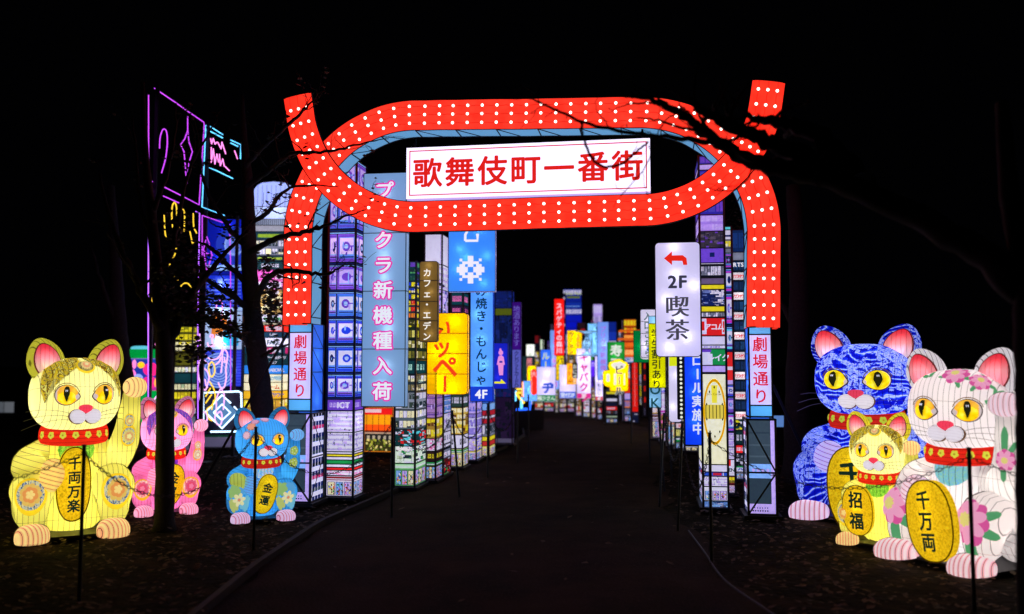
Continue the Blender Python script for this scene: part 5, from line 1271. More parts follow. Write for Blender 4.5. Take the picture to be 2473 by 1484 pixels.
    V = [fm @ Vector((0, -.010, 0))]; N_ = len(pts); rg = [(.35, -.010), (.7, -.009), (.93, -.004), (1.0, .004), (1.0, .040)]
    for s, y in rg: V += [fm @ Vector((x * s, y, z * s)) for x, z in pts]
    Fc = [(0, 1 + (j + 1) % N_, 1 + j) for j in range(N_)]
    for k in range(len(rg) - 1):
        for j in range(N_): a = 1 + k * N_ + j; b = 1 + k * N_ + (j + 1) % N_; Fc.append((a, b, b + N_, a + N_))
    Fc.append(tuple(range(1 + 4 * N_, 1 + 5 * N_))[::-1])
    kb2 = mk('koban_coin', V, Fc, cg, root, True)
    rim = [fm @ Vector((x * 1.0, .002, z * 1.0)) for x, z in pts]; v, f = tube(rim + rim[:1], .0035, 5, False); mk('coin_rim', v, f, ink((.12, .06, .0, 1), .5), kb2)
    for zz_ in (-.5, .1, .6): lamp(root, fm @ Vector((0, .022, hh_ * zz_)), .045 * Hh * Hh * (hw_ / .1), (1, .9, .6), .012)
    n_ = len(txt); sz = min(hw_ * .95, hh_ * 1.45 / n_)
    zt = hh_ * (.62 if n_ == 2 else .68)
    letters(kb2, txt, lambda u, z: tuple(fm @ Vector((u, -.0145, z))), 0, (n_ - 1) * sz * (.62 if n_ < 3 else .53), sz, ink((.012, .045, .03, 1), .45), True, 1.22 if n_ < 3 else 1.06, .035)
    # lamps within
    s2 = Hh * Hh; lc = mats.get('lamp', (1, .97, .9))
    for p_, pw_ in (((0, 0, .74), 4.2), ((-.1, -.03, .64), 1.6), ((.1, -.03, .64), 1.6), ((0, 0, .30), 3.4), ((0, -.05, .12), 1.2), ((-.2, -.12, .2), 1.3), ((.2, -.12, .2), 1.3), ((-.19, -.08, .35), 1.0), ((.23, -.05, .40), .9), ((.283, -.088, .60), .3), ((.305, -.14, .745), .22), ((-.115, -.21, .315), .25), ((-.2, -.26, .03), .3), ((.2, -.26, .03), .3)):
        q_ = Vector(p_)
        if p_[2] > .62 and abs(p_[0]) < .2: q_ = Hc + RM @ (q_ - Hc)
        lamp(root, q_, pw_ * s2 * .27, lc, .02)
    b = MB(); b.box(-.26, .26, -.22, .2, 0, .012); b.build('base_frame', BLACK, root)
    return root

YB = (.78, .70, .05, 1); YP = (.86, .66, .22, 1)
YM = dict(body=plain((.74, .68, .11, 1)), head=plain((.72, .69, .24, 1), (.76, .73, .32, 1)), limb=plain((.75, .70, .15, 1)), paw=plain((.80, .64, .28, 1)), ear=plain((.52, .50, .05, 1)), whisker=ink((.12, .10, .03, 1), .4),
          medal=((.04, .12, .42, 1), (.35, .42, .5, 1), (.6, .55, .15, 1)), medalf=(.85, .55, .12, 1), armf=(.75, .66, .2, 1))
GP = ((.62, .44, .02, 1), (.20, .11, .01, 1), (.80, .72, .16, 1))
bibg = brocade((.10, .34, .03, 1), (.16, .42, .05, 1), (.30, .52, .08, 1), 22)
cat('large yellow cat lantern with gold brow patches sitting at the far left', 180, 1300, 816, 8.05, 3, 16, YM, (-.005, .268, .086, .182, 0, '千両万楽', -.235), patch=GP, bib=bibg, kobanR=6)
PM = dict(body=plain((.80, .20, .48, 1)), head=plain((.82, .30, .52, 1)), limb=plain((.82, .24, .50, 1)), paw=plain((.86, .50, .66, 1)), ear=plain((.55, .22, .38, 1)), whisker=ink((.2, .02, .1, 1), .4),
          medal=((.7, .12, .25, 1), (.8, .62, .62, 1), (.25, .3, .6, 1)), medalf=(.82, .12, .25, 1), armf=(.78, .72, .45, 1), earbase=(.95, .6, .65, 1), seam=(.30, .02, .14, 1), lamp=(1, .9, .97))
PPt = ((.30, .05, .50, 1), (.08, .09, .55, 1), (.75, .12, .5, 1))
cat('pink cat lantern with violet brow patches half hidden by a tree trunk', 404, 1240, 959, 9.45, 3, 14, PM, (.045, .25, .105, .175, 12, '金運', -.24), patch=PPt, bib=brocade((.16, .03, .42, 1), (.12, .02, .35, 1), (.22, .06, .5, 1), 24), kobanR=4)
BM = dict(body=plain((.04, .28, .62, 1)), head=plain((.035, .26, .60, 1), (.06, .34, .70, 1)), limb=plain((.05, .34, .66, 1)), paw=plain((.16, .48, .78, 1)), ear=plain((.03, .20, .42, 1)), foot=plain((.70, .55, .74, 1)), whisker=ink((.01, .06, .16, 1), .4),
          medal=GP, medalf=(.8, .7, .3, 1), armf=(.8, .7, .3, 1), earbase=(.9, .45, .6, 1), seam=(.004, .03, .12, 1), lamp=(.86, .95, 1))
cat('small blue cat lantern with flower prints and a tilted gold coin', 633, 1254, 984, 9.1, 6, 17, BM, (.02, .235, .095, .175, 15, '金運', -.245), medal=False, daisy=True, bib=brocade((.10, .45, .75, 1), (.5, .6, .3, 1), (.6, .35, .6, 1), 20), kobanR=4, sxy=.98)
WM = dict(body=waves, head=waves, limb=waves, paw=plain((.66, .60, .86, 1)), foot=plain((.78, .66, .80, 1)), ear=waves, pupil=8.2, whisker=ink((.1, .08, .2, 1), .4), earbase=(.85, .65, .85, 1), seam=(.004, .004, .12, 1), lamp=(.75, .8, 1), cflower=(.5, .6, .05, 1))
cat('tall blue and white wave patterned cat lantern at the back right', 2096, 1270, 781, 8.9, -20, -13, WM, (.04, .165, .14, .215, -4, '千万', -.30), medal=False, kobanR=-8, sxy=1.06)
SM = dict(YM); SM['ear'] = plain((.70, .60, .04, 1))
cat('small yellow cat lantern with gold brow patch between two larger cats', 2122, 1318, 996, 7.75, -18, -13, SM, (-.10, .265, .135, .185, -2, '招福', -.30), patch=GP, bib=bibg, kobanR=-10, medal=True)
TM = dict(body=plain((.62, .58, .60, 1)), head=plain((.58, .55, .60, 1), (.66, .62, .62, 1)), limb=plain((.74, .69, .68, 1)), paw=plain((.70, .58, .66, 1)), ear=plain((.66, .63, .66, 1)), foot=plain((.80, .66, .70, 1)), whisker=ink((.12, .08, .08, 1), .4),
          medal=GP, medalf=(.8, .7, .3, 1), armf=(.8, .7, .3, 1), earbase=(.95, .3, .38, 1), seam=(.12, .09, .09, 1), lamp=(1, .95, .86), cflower=(.74, .72, .06, 1))
cat('white cat lantern printed with pink peonies at the far right', 2330, 1378, 839, 6.85, -36, -21, TM, (.045, .215, .142, .180, -9, '千万両', -.34), medal=False, peony=True, bib=brocade((.12, .36, .42, 1), (.20, .42, .30, 1), (.10, .30, .55, 1), 18), kobanR=-10, sxy=.98)

# ------------------------------------------------------------------ lantern towers and neon beyond the left trees
GL_ = 'printed lantern towers behind the left trees'
def lt(*a, **k): k.setdefault('group', GL_); return tower(*a, **k)
tA, w, d, z1 = lt('yellow glass fronted tower behind the tree trunk and pink cat', 416, 458, 470, 16, 789, bands((805, S(st_win, 4, 1, hx('6A6A10'), [YEL, hx('90901A')])), (825, S(st_win, 4, 1, hx('505018'), [hx('D8C818')])), (850, S(st_win, 5, 2, hx('3A3A14'), [CR, YEL])), (885, fixed(hx('3A3808'), (.1, .9, .1, .8, hx('5A5810')))), (902, S(st_win, 5, 1, K_, [W_, CR])),
    (926, fixed(TEAL)), (945, S(st_win, 5, 1, K_, [hx('A8C098'), CR])), (968, S(st_win, 5, 1, hx('504808'), [YEL, hx('C8B020')])), (985, S(st_win, 5, 1, hx('403A08'), [hx('807818')])), (1005, S(st_win, 5, 1, K_, [W_, CR])), (1035, S(st_win, 3, 1, hx('405050'), [GRY])), (1072, S(st_shop, GRY, GRN))), rz=2, seed=31)
letters(tA, 'ンハー', facef('F', w, d, .004), w * .55, ZO(894, 16), .10, ink(hx('C8E8D8'), .85), False, .9, .02)
tB, w, d, z1 = lt('blue record shop tower with round windows behind the neon cat', 485, 580, 585, 16.8, 530, bands((640, fixed(hx('0818A0'), (.5, .9, .1, .6, hx('6880D8')), (0, 1, 0, .08, hx('2038D0')))), (655, fixed(hx('8FB8FF'))), (665, fixed(hx('0A1890'))), (742, fixed(hx('1830C8'), *[(0.06, .94, .06 + .11 * k, .10 + .11 * k, hx('5870E0')) for k in range(8)], (.28, .5, .55, .95, hx('3048D0')), (.33, .45, .62, .88, hx('7088F0')), (.6, .8, .1, .45, hx('3048D0')), (.64, .76, .17, .38, hx('7088F0')))), (752, fixed(hx('A8C8F8'))),
    (845, fixed(hx('A8C0E8'), (.2, .6, .3, .9, hx('D87828')), (.5, .9, .1, .5, hx('20A0D0')), (.3, .5, .1, .4, W_))), (934, fixed(hx('2838C8'), *[(0, 1, .04 + .08 * k, .06 + .08 * k, hx('4858E0')) for k in range(12)])), (1050, fixed(hx('04041A'))), (1056, fixed(hx('083020')))), rz=2, seed=32)
ff = facef('F', w, d, .006)
def ringm(o, u, z, r0, r1, mat, ff, name='ring'):
    V = []
    for k in range(33):
        a = 2 * math.pi * k / 32; V += [ff(u + r0 * math.cos(a), z + r0 * math.sin(a)), ff(u + r1 * math.cos(a), z + r1 * math.sin(a))]
    return mk(name, V, [(2 * k, 2 * k + 2, 2 * k + 3, 2 * k + 1) for k in range(32)], mat, o)
lb = ink(hx('8FB0F8'), .9); lb2 = ink(hx('3858D8'), .8)
zc = ZO(895, 16.8)
mk('record_disc', [ff(w * .42 + .34 * math.cos(a), zc + .34 * math.sin(a)) for a in np.linspace(0, 6.2, 30)], [tuple(range(30))], lb2, tB)
ff = facef('F', w, d, .010)
for k in range(6): ringm(tB, w * .42, zc, .06 + .05 * k, .085 + .05 * k, lb, ff, 'record_groove')
zc = ZO(592, 16.8)
ringm(tB, w * .75, zc, .17, .20, lb, ff, 'porthole_ring'); ringm(tB, w * .75, zc, .22, .36, ink(hx('2840C8'), .8), ff, 'porthole_ring')
tC, w, d, z1 = lt('tower stacked with bright shop name boards behind the second tree', 585, 678, 694, 15.4, 545, bands((560, fixed(hx('A8A8B8'))), (580, fixed(hx('1A3848'), (.3, .95, .3, .7, hx('90B030')))), (618, S(st_win, 6, 2, GRY, [W_, DG, CR])), (632, fixed(hx('1A3848'), (.3, .95, .3, .7, hx('A8C040')))), (652, S(st_sign, hx('204048'), W_)),
    (677, fixed(hx('F060C8'))), (700, fixed(hx('F080D0'), (.55, .95, .1, .8, W_), (.2, .5, .1, .8, W_))), (760, S(st_mix, [hx('A88850'), CR, W_, BRN, hx('D8A858')])), (778, fixed(W_, (.5, .95, .2, .6, hx('60B080')))), (786, fixed(hx('B0A890'))), (802, fixed(hx('E02818'))), (816, fixed(hx('183850'))), (838, fixed(W_)), (856, fixed(hx('103848'), (.4, .8, .1, .9, hx('B02060')))), (882, fixed(hx('103038'))), (904, fixed(hx('2880E0'))), (924, fixed(hx('E8E0C0'))), (944, fixed(hx('F0E8C0'))), (964, fixed(hx('E8B020'))), (1010, S(st_win, 6, 2, hx('907028'), [YEL, CR, hx('C89838')])), (1102, S(st_shop, GRY, BRN))), rz=2, seed=33)
fC = facef('F', w, d, .005)
for tx, yy, sz, cc in (('90-533', 668, .13, W_), ('検索', 690, .10, K_), ('営業時間', 794, .085, W_), ('Lobby', 808, .06, W_), ('FACE', 827, .11, hx('104850')), ('InSquare', 847, .09, W_), ('ビリヤード&ダーツ', 864, .065, W_), ('ゴルフ', 876, .055, W_), ('CORABOWL', 894, .085, W_), ('まんが喫茶', 914, .085, hx('80B8D8')), ('ゲーム', 935, .10, hx('D02818')), ('メンズサウナ', 954, .085, hx('2060C0'))):
    letters(tC, tx, fC, w * .76, ZO(yy, 15.4), sz, ink(cc, .9), False, .8, .03, name='board_lettering')
tD, w, d, z1 = lt('tower with a rounded pale blue dome top and grey fluted awning', 600, 700, 712, 17.5, 500, bands((530, fixed(hx('B8C8F8'))), (548, fixed(hx('8088A0'), *[(.02 + .05 * k, .04 + .05 * k, 0, 1, hx('404858')) for k in range(20)])), (1000, S(st_win, 5, 8, hx('303848'), [GRY, DG]))), rz=2, seed=34)
V = [];
domep = [(-.5, 0), (-.5, .5), (-.47, .7), (-.40, .85), (-.28, .95), (0, 1.0), (.28, .95), (.40, .85), (.47, .7), (.5, .5), (.5, 0)]
hz = ZO(440, 17.5) - z1
for yy in (0, d): V += [(w / 2 + x * w, yy, z1 + .004 + z * hz) for x, z in domep]
nD = len(domep)
mk('dome', V, [tuple(range(nD)), tuple(range(2 * nD - 1, nD - 1, -1))] + [(i, i + nD, i + nD + 1, i + 1) for i in range(nD - 1)], lit('dome_cloth', (.42, .50, .88, 1), .75), tD)
m = MB()
for k in range(1, 9): m.box(w * k / 9 - .004, w * k / 9 + .004, -.006, -.001, z1, z1 + hz * .86)
m.build('dome_rib', ink((.2, .24, .5, 1), .6), tD)

# claw machine lantern
cm_ = thing('arcade_lantern', 'green claw machine shaped lantern full of plush shapes at the left', 'arcade lantern', (P(338, 1000, 19).x, 19, 0), R(4))
sx_ = 19 / F; z0 = 0; W1 = 40 * sx_
def zz(py): return ZO(py, 19)
gm = lit('green_cloth', (.0, .38, .08, 1), .7)
m = MB(); m.box(-W1, W1, .02, .6, .02, zz(940)); m.build('cabinet', gm, cm_)
m = MB(); m.box(-W1, W1, 0, .6, zz(868), zz(852)); m.box(-W1 * .95, W1 * .95, .02, .58, zz(852), zz(844)); m.build('roof', lit('green_cloth', (.0, .30, .06, 1), .7), cm_)
v, f = superell((-W1 * .2, .2, zz(842)), (W1 * .62, .12, .06), 3.0, 24, 12); mk('top_lamp', v, f, ink((.12, .62, .78, 1), .95), cm_, True)
m = MB(); m.box(-W1, W1, .35, .4, zz(940), zz(868)); m.build('back_wall', lit('deep_blue_cloth2', (.02, .06, .45, 1), .6), cm_)
for x in (-W1, W1 - .04):
    m = MB(); m.box(x, x + .04, 0, .04, zz(940), zz(868)); m.build('corner_post', ink((.7, .05, .4, 1), .8), cm_)
m = MB(); m.box(-W1, W1, -.01, .03, zz(944), zz(938)); m.build('ledge', ink((.7, .03, .4, 1), .8), cm_)
for nm, x, y, rx, rz2, c in (('plush_shape', -.8, 905, .13, .13, (.85, .25, .62, 1)), ('plush_shape', -.72, 925, .12, .13, (.6, .35, .02, 1)), ('plush_shape', -.15, 882, .07, .07, (.8, .5, .02, 1)), ('plush_disc', -.3, 915, .10, .10, (.3, .42, .8, 1)), ('plush_shape', .45, 893, .17, .15, (.8, .03, .28, 1)), ('plush_shape', .38, 925, .17, .14, (.75, .03, .32, 1)), ('plush_banana', .82, 925, .05, .11, (.8, .6, .03, 1)), ('plush_ear', -.55, 880, .03, .10, (.85, .3, .6, 1))):
    v, f = superell((x * W1, .14, zz(y)), (rx, .1, rz2), 2, 16, 10); mk(nm, v, f, lit('plush_cloth', c, .75), cm_, True)
m = MB(); m.box(-W1, W1, -.004, 0, zz(868), zz(866)); m.build('window_edge', ink((.3, .1, .8, 1), .8), cm_)
lamp(cm_, (0, .05, zz(870)), 1.0)

# neon on a turned frame
DF = lambda x: 12.4 + (x - 359) / 134 * 2.0
def neon(label, polys, D, org, backing=None, rad=.0085):
    o = thing('neon_sign', label, 'neon sign', org, 0, 'neon signs')
    for p_, mt, smf in polys: npoly(o, p_, D, mt, rad, sm=smf)
    return o
c4 = lambda *a: [(301.9 + .4069 * x, 181.1 + .4069 * y) for x, y in a]
c6b = lambda *a: [(271.7 + .2645 * x, 754.8 + .2645 * y) for x, y in a]
c7 = lambda *a: [(422.7 + .2644 * x, 422.7 + .2644 * y) for x, y in a]
neon('tall magenta neon frame holding a hiragana stroke and a star at upper left', [
    (c4((140, 120), (140, 625), (167, 636)), NM, 0), (c4((175, 80), (300, 165), (380, 222), (468, 282), (470, 300), (440, 772), (330, 715), (220, 660)), NM, 0),
    (c4((205, 437), (208, 375), (222, 330), (236, 323), (248, 345), (251, 410), (240, 500), (217, 583)), NM, 1),
    (c4((372, 248), (372, 330), (355, 380), (330, 415), (350, 455), (358, 540), (364, 645)), NM, 0), (c4((372, 330), (380, 400), (400, 457), (380, 520), (366, 645)), NM, 0)], DF, P(425, 350, 13.4))
neon('lower violet neon frame with tall side tubes left of the neon cat', [
    (c4((140, 680), (138, 1484)) + [(358, 1043)], NV, 0), (c4((140, 680), (172, 692)), NM, 0), (c4((228, 720), (330, 765)), NM, 0), (c4((420, 812), (443, 822), (432, 1484)) + [(478, 1012)], NV, 0)], DF, P(420, 700, 13.4))
neon('outer violet neon frame passing in front of the diamond neon', [
    (c4((458, 1080), (458, 835), (620, 890), (626, 1100)) + [(557, 900), (558, 1057)], NM, 0),
    (c4((455, 1035), (485, 1060), (520, 1070)), NM, 0), (c4((485, 960), (500, 1000), (516, 1070), (488, 1160)), NM, 0), (c4((480, 980), (465, 1040), (486, 1160)), NM, 0), (c4((540, 1400), (548, 1350), (572, 1345), (578, 1400), (568, 1470)), NP, 1)], DF, P(520, 800, 14.5))
neon('cyan neon frame beside the magenta frame with pink scribbled letters', [
    (c4((640, 616), (545, 570), (495, 550), (495, 300), (580, 355)), NC, 0), (c4((580, 375), (505, 335)), NC, 0), (c4((628, 388), (688, 415), (685, 500)), NC, 0), (c4((480, 300), (457, 785), (590, 835)), NC, 0), (c4((628, 405), (670, 425)), NC, 0),
    (c4((508, 378), (514, 410), (524, 378), (534, 412), (545, 400)), NP, 0), (c4((512, 430), (512, 520), (524, 440), (534, 530), (545, 470), (556, 520)), NP, 0), (c4((550, 400), (570, 440), (575, 400), (598, 470)), NP, 0), (c4((560, 470), (566, 540), (580, 500), (590, 545)), NP, 0), (c4((595, 545), (620, 570)), NP, 0), (c4((650, 450), (668, 500)), NP, 0)], DF, P(540, 400, 14.6), rad=.0095)
neon('yellow neon open hand behind the left tree branches', [
    (c4((232, 825), (243, 965), (285, 985), (303, 1040), (280, 1100), (255, 1138)), NY, 1), (c4((300, 925), (282, 900), (278, 800), (292, 758), (306, 790), (308, 900)), NY, 1), (c4((322, 915), (324, 830), (340, 795), (354, 830), (350, 930)), NY, 1), (c4((405, 822), (408, 900), (425, 940)), NY, 1), (c4((385, 930), (400, 1000), (412, 990)), NY, 0),
    (c4((275, 1195), (305, 1200), (315, 1225)), NY, 1), (c4((332, 1255), (345, 1240), (375, 1240), (400, 1280)), NY, 1), (c4((178, 1275), (163, 1320), (160, 1370)), NY, 1), (c4((160, 1050), (158, 1075)), NY, 0)], DF, P(440, 560, 13.8), rad=.0095)
ns = neon('white square neon frame around nested diamonds', [
    (c6b((830, 1005), (830, 735), (1150, 722), (1175, 735), (1178, 880)), NW, 0), (c6b((895, 1090), (1145, 1088)), NW, 0),
    (c6b((850, 910), (1000, 755), (1080, 830)), NW, 0), (c6b((860, 925), (1000, 1060), (1150, 905), (1110, 860)), NW, 0), (c6b((925, 915), (1000, 840), (1075, 915), (1000, 985), (925, 915)), NW, 0)], 15.2, P(540, 1000, 15.2), rad=.016)
a_ = [P(*p, 15.3) - P(540, 1000, 15.2) for p in c6b((820, 725), (1185, 715), (1185, 1100), (820, 1100))]
mk('backing_board', a_ + [v + Vector((0, .05, 0)) for v in a_], [(0, 3, 2, 1), (4, 5, 6, 7), (0, 1, 5, 4), (1, 2, 6, 5), (2, 3, 7, 6), (3, 0, 4, 7)], solid('dark_navy_board', (.004, .004, .03, 1), .5), ns)
a_ = [P(*p, 15.26) - P(540, 1000, 15.2) for p in c6b((850, 915), (1000, 765), (1140, 915), (1000, 1050))]
mk('diamond_sheet', a_, [(0, 3, 2, 1)], ink((.10, .24, .45, 1), .8), ns)
NWC = neon_m((.92, .45, 1.0, 1), 1.5)
neon('violet white neon outline of a beckoning cat in front of the record shop tower', [
    (c6b((795, 195), (800, 280), (832, 370), (880, 420), (935, 430), (978, 400), (1003, 330), (1005, 262)), NWC, 1), (c6b((765, 266), (842, 258)), NWC, 0), (c6b((975, 268), (1036, 292)), NWC, 0),
    (c6b((893, 230), (893, 210), (910, 205), (920, 215), (910, 240), (912, 290), (893, 315), (872, 300), (868, 275)), NWC, 1), (c6b((912, 290), (925, 315), (938, 285)), NWC, 1),
    (c6b((828, 385), (840, 440), (880, 475)), NWC, 1), (c6b((940, 478), (975, 450), (990, 410)), NWC, 1),
    (c6b((815, 415), (782, 490), (785, 580), (805, 650), (845, 712), (870, 650), (882, 590), (865, 540), (828, 502)), NWC, 1), (c6b((845, 610), (852, 660), (868, 690)), NWC, 0),
    (c6b((905, 450), (880, 490), (885, 560), (905, 590), (932, 550), (928, 480), (905, 450)), NY, 1),
    (c6b((990, 552), (1000, 470), (1005, 370), (1025, 340), (1050, 380), (1045, 440), (1035, 520), (1038, 600), (1020, 680), (990, 690), (965, 640)), NWC, 1), (c6b((1020, 410), (1030, 460), (1012, 450)), NWC, 0),
    (c6b((805, 660), (795, 760), (808, 860), (800, 960), (812, 1010), (850, 1010), (866, 960), (850, 915), (815, 915)), NWC, 1), (c6b((885, 630), (925, 700), (938, 790), (905, 850), (862, 890), (880, 970), (912, 990)), NY, 1), (c6b((850, 770), (895, 690)), NY, 0), (c6b((850, 830), (905, 750)), NY, 0), (c6b((925, 800), (905, 890)), NY, 0),
    (c6b((985, 700), (950, 790), (948, 890), (935, 970), (960, 1025), (990, 1020), (1000, 950), (985, 905), (955, 930)), NWC, 1), (c6b((990, 690), (1020, 760), (1012, 890)), NWC, 1)], 14.9, P(510, 900, 14.9), rad=.012)
neon('thin bent pink neon stroke left of the trunk', [(c6b((405, 260), (394, 290), (410, 325)), NP, 0), (c6b((410, 760), (385, 790), (378, 805)), NWC, 0)], 13.5, P(377, 840, 13.5), rad=.012)
# supports for the neon frames
for lab, x, yt, D in (('black post carrying the magenta neon frame at its near edge', 355, 196, 12.5), ('black post carrying the neon frames at their middle edge', 483, 290, 14.45), ('black post carrying the outer neon frame in front of the diamond', 561, 520, 15.3)):
    b_ = P(x, 1000, D); o = thing('neon_post', lab, 'post', (b_.x, b_.y + .06, 0), 0, 'posts carrying the neon'); m = MB(); m.box(-.025, .025, -.025, .025, 0, ZO(yt, D)); m.build('post', BLACK, o)
    m = MB(); m.box(-.15, .15, -.15, .15, 0, .02); m.build('foot_plate', BLACK, o)
# two small lit windows far off in the dark
o = thing('far_window', 'dim grey lit window far off at the left edge', 'window', P(10, 984, 30), 0); m = MB(); m.box(-.36, .36, 0, .1, -.2, .2); m.build('frame', BLACK, o)
mk('pane', [(-.34, -.01, -.18), (-.01, -.01, -.18), (-.01, -.01, .18), (-.34, -.01, .18)], [(0, 1, 2, 3)], ink((.09, .10, .12, 1), .8), o); mk('pane', [(.01, -.01, -.18), (.34, -.01, -.18), (.34, -.01, .18), (.01, -.01, .18)], [(0, 1, 2, 3)], ink((.12, .13, .15, 1), .8), o)
o = thing('far_screen', 'small pale blue lit screen glimpsed right of the right gate post', 'screen', P(1881, 1018, 14), 0); m = MB(); m.box(-.09, .09, .01, .06, -.1, .1); m.build('casing', BLACK, o)
mk('screen', [(-.08, 0, -.09), (.08, 0, -.09), (.08, 0, .09), (-.08, 0, .09)], [(0, 1, 2, 3)], ink((.10, .22, .55, 1), .9), o)

# ------------------------------------------------------------------ trees
def rough(pts, n_, amp, r):
    c = catmull(pts, n_); return [p + Vector((r.gauss(0, amp), r.gauss(0, amp), r.gauss(0, amp))) for p in c]
def branch(m, pts, r0, r1, rng, depth=2, dens=5.0, sp=.8, twig=1.0, leaves=None, n=7):
    c = rough(pts, 5, r0 * .10 + .002, rng); L = sum((b - a).length for a, b in zip(c, c[1:])); k = len(c)
    m.tube(c, [r0 + (r1 - r0) * i / (k - 1) for i in range(k)], n)
    if depth <= 0:
        if leaves is not None and rng.random() < leaves[1]:
            for _ in range(rng.randint(2, 5)): leaves[0].append(c[rng.randrange(max(1, k // 2), k)] + Vector([rng.gauss(0, .035) for _ in range(3)]))
        return
    for _ in range(int(L * dens)):
        i = rng.randrange(max(1, k // 5), k); p = c[i]; t = (c[min(i + 1, k - 1)] - c[i - 1]).normalized()
        d_ = (t * .8 + Vector([rng.gauss(0, .6), rng.gauss(0, .6), rng.gauss(0, .5) + .12])).normalized()
        ln = sp * rng.uniform(.25, 1) * (0.45 if depth == 1 else 1); rr_ = max(.0022, (r0 + (r1 - r0) * i / (k - 1)) * .42)
        e = [p]; 
        for j in range(4): d_ = (d_ + Vector([rng.gauss(0, .28) for _ in range(3)]) + Vector((0, 0, .05))).normalized(); e.append(e[-1] + d_ * ln / 4)
        branch(m, e, rr_, max(.0018, rr_ * .3), rng, depth - 1, dens * 1.1, sp * .6, leaves=leaves, n=5 if rr_ > .008 else 4)
def tree(label, trunk, radii, limbs, seed, leafp=.25, clumps=(), depth=2, bark=None):
    rng = random.Random(seed); bark = bark or BARK; tp = [P(*p) for p in trunk]; base = Vector((tp[0].x, tp[0].y, 0)); tp[0].z = -.05
    o = thing('bare_tree', label, 'tree', base, 0, 'dark trees around the gate')
    c = catmull([p - base for p in tp], 5); rr_ = np.interp(np.linspace(0, len(radii) - 1, len(c)), range(len(radii)), radii)
    m = MB()
    rr_ = [r * (1 + .05 * math.sin(i * 2.3)) for i, r in enumerate(rr_)]; rr_[0] *= 1.3
    m.tube(c, rr_, 14); m.build('trunk', bark, o, True)
    lv_ = []
    for pts, r0, r1, dens, sp in limbs:
        m = MB(); branch(m, [P(*p) - base for p in pts], r0, r1, rng, depth, dens, sp, leaves=(lv_, leafp)); m.build('limb', bark, o, True)
    for (x, y, D, rx, ry, n_) in clumps:
        cc = P(x, y, D) - base
        for _ in range(n_):
            a = rng.gauss(0, .5); b_ = rng.gauss(0, .5); lv_.append(cc + Vector((a * rx * D / F, rng.gauss(0, .15), b_ * ry * D / F)))
    if lv_:
        m = MB()
        for p in lv_:
            s = rng.uniform(.02, .045); R3 = Matrix.Rotation(rng.uniform(0, 6.28), 3, 'Z') @ Matrix.Rotation(rng.uniform(-1.4, 1.4), 3, 'X')
            m.add([p + R3 @ Vector(v) * s for v in ((-1, 0, 0), (-.3, -.5, .1), (1, 0, .2), (-.2, .55, .1))], [(0, 1, 2), (0, 2, 3)])
        lo = m.build('leaves', solid('withered_leaf', (.03, .028, .012), .8, 0, 0, 9, .5), o); lo['kind'] = 'stuff'
    return o
tree('dark straight tree trunk standing in front of the pink cat', [(397, 1272, 8.75), (398, 1150, 8.75), (399, 950, 8.75), (397, 850, 8.8), (390, 760, 8.9), (378, 650, 9), (366, 520, 9.1), (352, 380, 9.2), (344, 200, 9.3)], [.098, .09, .085, .085, .08, .065, .05, .035, .02], [
    ([(398, 850, 8.8), (425, 790, 8.9), (450, 740, 9), (478, 690, 9.1), (520, 640, 9.2), (565, 590, 9.3), (600, 560, 9.3)], .06, .012, 4.5, .6),
    ([(392, 800, 8.8), (350, 720, 8.8), (310, 640, 8.8), (270, 540, 8.9), (240, 420, 9)], .05, .015, 3, .7),
    ([(380, 690, 9), (420, 590, 9), (440, 480, 9.1), (470, 380, 9.1), (520, 300, 9.2)], .035, .008, 4.5, .6),
    ([(366, 520, 9.1), (400, 430, 9.1), (420, 330, 9.1), (425, 250, 9.1)], .03, .008, 4.5, .6),
    ([(370, 580, 9.1), (340, 500, 9.1), (330, 380, 9.1), (320, 280, 9.2)], .025, .008, 4, .6)],
    11, .8, [(440, 745, 9, 34, 34, 420), (470, 850, 9.2, 30, 26, 260), (430, 540, 9.1, 40, 40, 120), (500, 770, 9.1, 60, 26, 420), (455, 640, 9.1, 30, 50, 200), (410, 660, 8.9, 20, 60, 200), (560, 795, 9.3, 26, 18, 160)])
